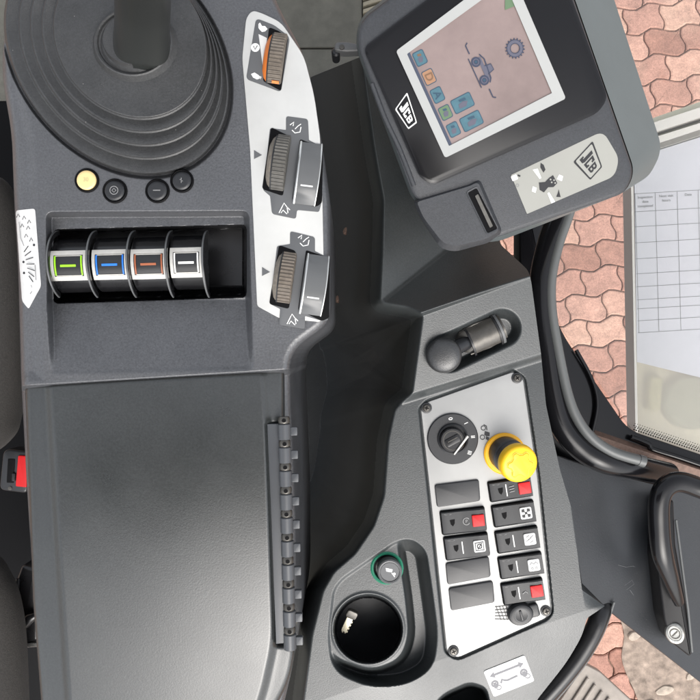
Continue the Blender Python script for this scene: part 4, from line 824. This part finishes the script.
# ================================================================== RIGHT SIDE: rail, frame, door, glass, box
def tp(pts, z=None): return [P(p[0], p[1], p[2] if len(p) > 2 else z) for p in pts]
GR = thing('curved_rail', 'glossy black curved rail with grey rubber strip sweeping between console and window', 'rail', P(550, 330, -.3))
rail = spline(tp([(575, 150), (563, 205), (551, 240), (543, 275), (542, 310), (547, 355), (553, 395), (562, 425), (580, 447), (604, 461), (634, 467, -.215), (668, 474, -.26)], -.20), 6)
mb = MB(); mb.tube(rail, .0150, 'frame_paint', None, 20); mb.build('tube', GR, 60)
strip = spline(tp([(584, 150), (571, 207), (559, 243), (551.5, 277), (551.5, 310), (558, 350), (567, 392), (577, 418), (592, 438), (613, 452), (642, 461)], -.189), 6)
mb = MB(); mb.tube(strip, .0062, 'seal_lip', None, 12, flat=1.0); e = strip[-1]; mb.tube([strip[-2], strip[-1] + Vector((.003, -.001, 0))], .0068, 'seal_lip'); mb.build('rubber_strip', GR, 60)
WF = thing('window_frame', 'black painted window frame corner around the lower edge of the glass', 'window', P(600, 430, -.36))
zw = -.30
mb = MB(); mb.ppoly([(520, 180, 2), (545, 180, 2), (548, 290, 4), (561, 331, 20), (629, 430, 14), (720, 461, 2), (720, 560, 2), (560, 560, 2), (520, 400, 2)], zw, .035, 'frame_paint', .004); mb.build('frame_corner', WF, 40)
mb = MB(); mb.tube(spline(tp([(576, 350), (592, 380), (597, 405), (592, 432)], zw + .004), 5), .0028, 'frame_paint'); mb.build('inner_seal', WF, 60)
mb = MB(); mb.loft([[tuple(P(*p)) for p in r] for r in ([(590, 428, zw - .001), (590, 433, zw + .013), (590, 439, zw + .013), (590, 444, zw - .001)], [(712, 469, zw - .001), (712, 474, zw + .013), (712, 483, zw + .013), (712, 488, zw - .001)])], 'rust_reflection_brown'); mb.build('reflection_strip', WF)  # ledge whose brown colour paints the pavers reflected in the black frame
mb = MB(); mb.tube(spline(tp([(631, 437), (648, 444), (652, 449), (680, 458), (715, 470)], zw + .006), 5), .0035, 'frame_paint'); mb.build('edge_seal', WF)
mb = MB(); zg = zw + .004; mb.ppoly([(520, -60), (760, -60), (760, 470), (720, 458), (631, 428), (562, 329), (549, 290), (520, 180)], -.312, .004, 'window_glass'); mb.build('glass_pane', WF)
mb = MB()
for r in range(4):
    for k in range(34): pdisc(mb, 634 + k * 2.4 + (r % 2) * 1.2, 429.5 + k * .80 - r * 2.0, .85 - r * .12, -.3085, 'deep_black', 8)
mb.build('frit_dots', WF)
# dark door card with pull handle
zd = -.24
DR = thing('door', 'dark charcoal door card with scuffs and a black pull handle', 'door', P(640, 560, -.3))
pd = plane((572, 500, -.225), (583, 592, -.225), (700, 683, -.30))
mb = MB(); D1 = [(548, 452, -.215), (600, 470, -.24), (720, 500, -.30), (720, 698, -.31), (640, 636, -.26), (582, 590.5, -.225), (571, 520, -.22), (556, 480, -.215)]
top = [P(*p) for p in D1][::-1]; mb.loft([[tuple(p + Vector((.004, -.004, -.03))) for p in top], [tuple(p + Vector((0, 0, -.003))) for p in top], [tuple(c + (sum(top, Vector()) / 8 - c).normalized() * .002) for c in top]], 'door_panel'); DC = mb.build('door_card', DR, 30)
mb = MB()
def zd_(x, y):   # height of the card near a point, from its corner fan
    X, Y = x, y; return -.2238 + (x - 572) * -.00056 + .0008
def scr(pts, w=.5): 
    w3 = [P(x, y, plane_d(x, y) + .0006) for x, y in pts]; mb.tube(w3, w * .00045, 'scratch', None, 5)
_fit = np.linalg.lstsq(np.array([[p[0], p[1], 1] for p in D1]), np.array([p[2] for p in D1]), rcond=None)[0]
def plane_d(x, y): return float(_fit[0] * x + _fit[1] * y + _fit[2])
# front door-card skin is re-laid on the fitted plane so the marks sit on it
for v in DC.data.vertices:
    pass
for s in ([(618, 565), (626, 567), (633, 566), (642, 570)], [(624, 586), (632, 580), (634, 584), (626, 590)], [(640, 564), (646, 569)], [(612, 572), (617, 578)], [(637, 614), (642, 610)], [(600, 548), (602, 556)], [(630, 590), (634, 596)]): scr(s, .6)
mb.build('scuff_marks', DC)
# pull handle
hz = -.20
mb = MB(); hp = spline(tp([(730, 500, hz), (700, 488, hz), (680, 482, hz + .004), (667, 486, hz + .006), (660, 498, hz + .006), (659, 520, hz + .004), (662, 552, hz), (671, 580, hz - .012), (679, 603, hz - .03)]), 7)
mb.tube(hp, [.0125] * (len(hp) - 14) + [.0125 - .0062 * i / 13 for i in range(14)], 'frame_paint', None, 22, flat=.8); PH = mb.build('pull_handle', DR, 60)
mb = MB(); hb = [(656, 556), (664, 620, 4), (672, 643, 4), (690, 657, 2), (694, 652, 2), (686, 600, 10), (676, 545), (674, 500), (660, 500)]
zb = -.25; mb.ppoly(hb, zb + .012, .03, 'matte_black', .003, 3); mb.build('handle_foot', PH, 40)
mb = MB(); mb.tube(tp([(676, 520, zb + .012), (682, 566, zb + .014), (688, 610, zb + .014), (692, 652, zb + .012)]), .0016, 'seal_lip'); mb.build('handle_edge', PH)
mb = MB(); M = frame(674.5, 633, zb + .012, 15, -8, -14); mb.rev([(9, -1), (9, 1.5), (8.2, 2.6), (6.4, 3), (6, 2.2), (.1, 2)], 'steel_bolt', M, 28, ell=1.15); mb.ring(0, 0, 4.6, 1, 2.5, 'gunmetal', M, 20); mb.stroke([(-3, -2), (3, 2)], 1, 2.5, 'gunmetal', M); mb.build('bolt', PH)
# curved seal at the lower right of the console
DS = thing('door_seal', 'thick black curved door seal at the bottom edge of the console', 'seal', P(580, 660, -.3))
sl = [(616, 572, -.30), (606, 598, -.26), (600, 615, -.240), (592, 634), (578, 657), (558, 682), (530, 712)]
mb = MB(); mb.tube(spline(tp(sl, -.236), 6), .0115, 'black_gloss', None, 20); mb.build('seal_bulb', DS, 60)
mb = MB(); mb.tube(spline(tp([(614, 602), (608, 620), (601, 637), (587, 661), (567, 687), (540, 718)], -.240), 6), .0018, 'seal_lip', None, 8); mb.build('seal_lip', DS, 60)
# document box behind the glass
DB = thing('document_box', 'cloudy plastic box behind the glass holding a printed form', 'box', P(690, 300, -.6))
zb1 = -.52; zb0 = -.556
mb = MB(); mb.ppoly([(630, 178, 1), (624, 128, 3), (780, 74), (780, 480), (632, 452, 2)], zb0, .004, 'box_back'); mb.build('back_wall', DB)
mb = MB()
def wall(pts, z, th, w, m):
    p = tp(pts, z)
    for i in range(len(p) - 1):
        a, b = p[i], p[i + 1]; t = (b - a).normalized(); n = Vector((-t.y, t.x, 0)) * w / 2; vs = []
        for q in (a, b):
            for sx in (1, -1):
                for dz in (0, -th): vs.append(tuple(q + n * sx + Vector((0, 0, dz))))
        mb.add(vs, [[0, 2, 6, 4], [2, 3, 7, 6], [1, 5, 7, 3], [0, 4, 5, 1], [0, 1, 3, 2], [4, 6, 7, 5]], m)
wall([(632, 170), (637, 446)], zb1, .034, .004, 'frosted'); wall([(637, 440), (790, 492)], zb1, .034, .012, 'frosted'); wall([(640, 132), (790, 83)], zb1, .034, .016, 'frosted'); wall([(640, 148), (790, 101)], zb1 - .004, .03, .02, 'frosted')
mb.build('side_walls', DB)
mb = MB(); k_ = unit(zb1); mb.flat([((x - 350) * k_, (350 - y) * k_) for x, y in [(637, 150), (780, 103), (780, 480), (637, 440)]], zb1 - .004, 'cloudy_plastic'); mb.build('front_cover', DB)
mb = MB(); k_ = unit(zb1 - .014); mb.flat([((x - 350) * k_, (350 - y) * k_) for x, y in [(634, 340), (780, 370), (780, 484), (634, 444)]], zb1 - .014, 'milky_plastic'); mb.build('milky_sheet', DB)
mb = MB(); zpp = zb1 - .010; mb.ppoly([(634, 158), (780, 112), (780, 397), (637, 362)], zpp, .0006, 'paper'); 
PA = mb.build('paper_form'); tag(PA, 'printed paper form with an empty ruled table inside the cloudy box', 'paper')
mb = MB(); zt_ = zpp + .0006
xs = [632, 652, 674, 695, 716, 737]; 
def skew(x, y): return (x + (y - 190) * .028, y - (x - 632) * .06)
ys = [191, 209, 224, 240, 256, 271, 284, 297, 306, 318, 330]
for y in ys: pst(mb, [skew(634, y + 3), skew(760, y + 3)], .5, zt_, 'ink_line')
for x in xs: pst(mb, [skew(x + 3, ys[0] + 3), skew(x + 3, ys[-1] + 3)], .5, zt_, 'ink_line')
for x, t in ((645, ('Inspection', 'date', 'completed')), (666, ('Next visit', 'hours')), (688, ('Date',))):
    for k, s_ in enumerate(t): mb.text(s_, 3.6, frame(*skew(x, 198 + k * 4.4), zt_ + .0002, 3), 'ink_line')
mb.build('form_table', PA)
mb = MB(); mb.rev([(30, -2), (30, 4), (27, 7), (14, 8.5), (.1, 9)], 'blob_green', frame(690, 402, zb0 + .006), 36, ell=.9); o = mb.build('round_canister'); tag(o, 'blurred grey-green round canister in the bottom of the cloudy box', 'canister')
mb = MB(); mb.prism(rrect(14, 34, 4), 0, 8, 'blob_yellow', 3, frame(652, 393, zb0 + .003, -3)); o = mb.build('yellow_bottle'); tag(o, 'pale yellow bottle standing left of the canister in the box', 'bottle')
# access step
SPt = thing('access_step', 'ribbed metal access step below the door opening', 'step', P(570, 700, -1.2))
zs3 = -1.15; mb = MB(); mb.ppoly([(540, 730), (585, 664, 3), (600, 672, 2), (680, 745)], zs3, .02, 'step_metal', .003); mb.build('tread', SPt)
mb = MB()
for i in range(9):
    a = P(592 + i * 7.0 - 4, 678 + i * 6.6, zs3 + .004); b = P(566 + i * 7.0, 712 + i * 6.4, zs3 + .004); mb.tube([a, b], .0035, 'step_metal', None, 8)
mb.build('tread_ribs', SPt)

# ================================================================== LEFT SIDE: seat, buckle, adjuster
SE = thing('seat', 'dark woven fabric seat edge at the far left beside the armrest', 'seat', P(-20, 400, -.4))
def cushion(pts, z, th, name, label):
    rings = []; u = unit(z); w = ccw([((x - 350) * u, (350 - y) * u) for x, y in pts])
    for k in range(9):
        a = k / 8 * math.pi / 2; q = inset(w, .022 * (1 - math.cos(a))); rings.append([(x, y, z - .022 + .022 * math.sin(a)) for x, y in q])
    mb = MB(); mb.loft([[(x, y, z - th) for x, y in w]] + rings, 'fabric'); return mb.build(name, SE, 60, label)
cs = [tuple(p)[:2] for p in spline([(-90, 170, 0), (-20, 168, 0), (4, 196, 0), (14, 250, 0), (19, 320, 0), (17, 375, 0), (9, 415, 0), (0, 440, 0), (-30, 460, 0), (-90, 460, 0)], 5)]
cushion(cs, -.10, .03, 'bolster', 'dark woven fabric bolster')
cs = [tuple(p)[:2] for p in spline([(-90, 556, 0), (-24, 560, 0), (-2, 584, 0), (8, 612, 0), (13, 650, 0), (16, 720, 0), (16, 760, 0), (-90, 760, 0)], 5)]
cushion(cs, -.10, .03, 'cushion', 'brownish fabric cushion in the bottom corner')
BU = thing('belt_buckle', 'black seat belt buckle with a red release button beside the storage lid', 'buckle', P(18, 470, -.2))
M = frame(16, 471, -.16, -3); mb = MB(); mb.prism(rnd([(-16, -20, 6), (12, -22, 5), (14, 20, 5), (-14, 22, 8)], 5), -20, 0, 'black_plastic', 2, M); mb.build('buckle_housing', BU, 40)
mb = MB(); mb.prism(rnd([(1, -15), (12, -15.5), (12.5, 16), (2, 16)], 1.5), -2, 1.8, 'red', .8, M); mb.build('release_button', BU)
mb = MB(); mb.prism(rrect(7, 24, 1, -5, 0), -2, .6, 'deep_black', .2, M); mb.prism(rrect(3, 8, 1, -1.2, -6), -2, 2.4, 'black_gloss', .4, M); mb.rev([(2, 0), (2, .6), (.1, .8)], 'gunmetal', M @ Matrix.Translation((-5, -17.5, 0)), 10); mb.build('tongue_slot', BU)
AJ = thing('seat_adjuster', 'black moulded seat adjuster lever in the gap left of the lid', 'lever', P(26, 605, -.2))
M = frame(28, 602, -.15, 4); mb = MB(); mb.prism(rnd([(-14, -44, 6), (8, -40, 4), (12, 32, 4), (-4, 38, 5), (-12, 20, 6)], 5), -22, 0, 'black_gloss', 4, M); mb.build('lever_shell', AJ, 40)
mb = MB(); mb.tube([(-4, -20, 2), (4, -14, 4), (10, -12, 4)], [6, 5, 3.5], 'black_gloss', M); mb.tube([(-13, -30, 0), (-12, 0, 1), (-8, 24, 0)], 2, 'black_plastic', M); mb.build('finger_tab', AJ, 60)
mb = MB(); mb.prism(rrect(16, 4, 1, 3, -43), -3, 1, 'chrome', .6, M); mb.build('metal_clip', AJ)
# seat base below, filling the gap between seat and armrest
mb = MB(); mb.ppoly([(-80, 100), (40, 100), (60, 760), (-80, 760)], -.34, .12, 'deep_black', .004); mb.build('base', SE)

# unseen cab roof above the camera, added and sized to shade the interior
zr = 1.05
mb = MB(); mb.prism(rnd([(-.80, -.45, .1), (.24, -.45, .1), (.24, -.04, .05), (-.80, -.04, .05)], .1), zr, zr + .08, 'shade_roof_lining', .02); structure(mb.build('shade_roof'))
# ================================================================== LIGHT, CAMERA
w = bpy.data.worlds.new('World'); S.world = w; w.use_nodes = True; nt = w.node_tree; bg = nt.nodes['Background']
sky = nt.nodes.new('ShaderNodeTexSky'); sky.sky_type = 'NISHITA'; sky.sun_disc = False; EL, AZ = 52, 165
sky.sun_elevation = math.radians(EL); sky.sun_rotation = math.radians(AZ); sky.dust_density = 4; sky.air_density = 1; sky.ozone_density = .6
hs = nt.nodes.new('ShaderNodeHueSaturation'); hs.inputs['Saturation'].default_value = .25; nt.links.new(sky.outputs[0], hs.inputs['Color']); nt.links.new(hs.outputs[0], bg.inputs[0]); bg.inputs[1].default_value = .15
sl_ = bpy.data.lights.new('sun', 'SUN'); sl_.energy = .55; sl_.angle = math.radians(45); sl_.color = (1, .95, .88); so = bpy.data.objects.new('sun', sl_); COL.objects.link(so)
el, az = math.radians(EL), math.radians(AZ); dv = Vector((math.sin(az) * math.cos(el), math.cos(az) * math.cos(el), math.sin(el))); so.rotation_euler = dv.to_track_quat('Z', 'Y').to_euler()
cam = bpy.data.cameras.new('camera'); co = bpy.data.objects.new('camera', cam); COL.objects.link(co); co.location = (0, 0, CZ); cam.sensor_width = 36; cam.lens = 36 * F / 700; cam.clip_start = .01; cam.clip_end = 300; S.camera = co
S.view_settings.view_transform = 'Standard'; S.view_settings.look = 'None'; S.view_settings.exposure = 1.2
S.cycles.use_denoising = True; S.cycles.max_bounces = 8; S.cycles.transparent_max_bounces = 12; S.render.film_transparent = False
bpy.context.view_layer.update()
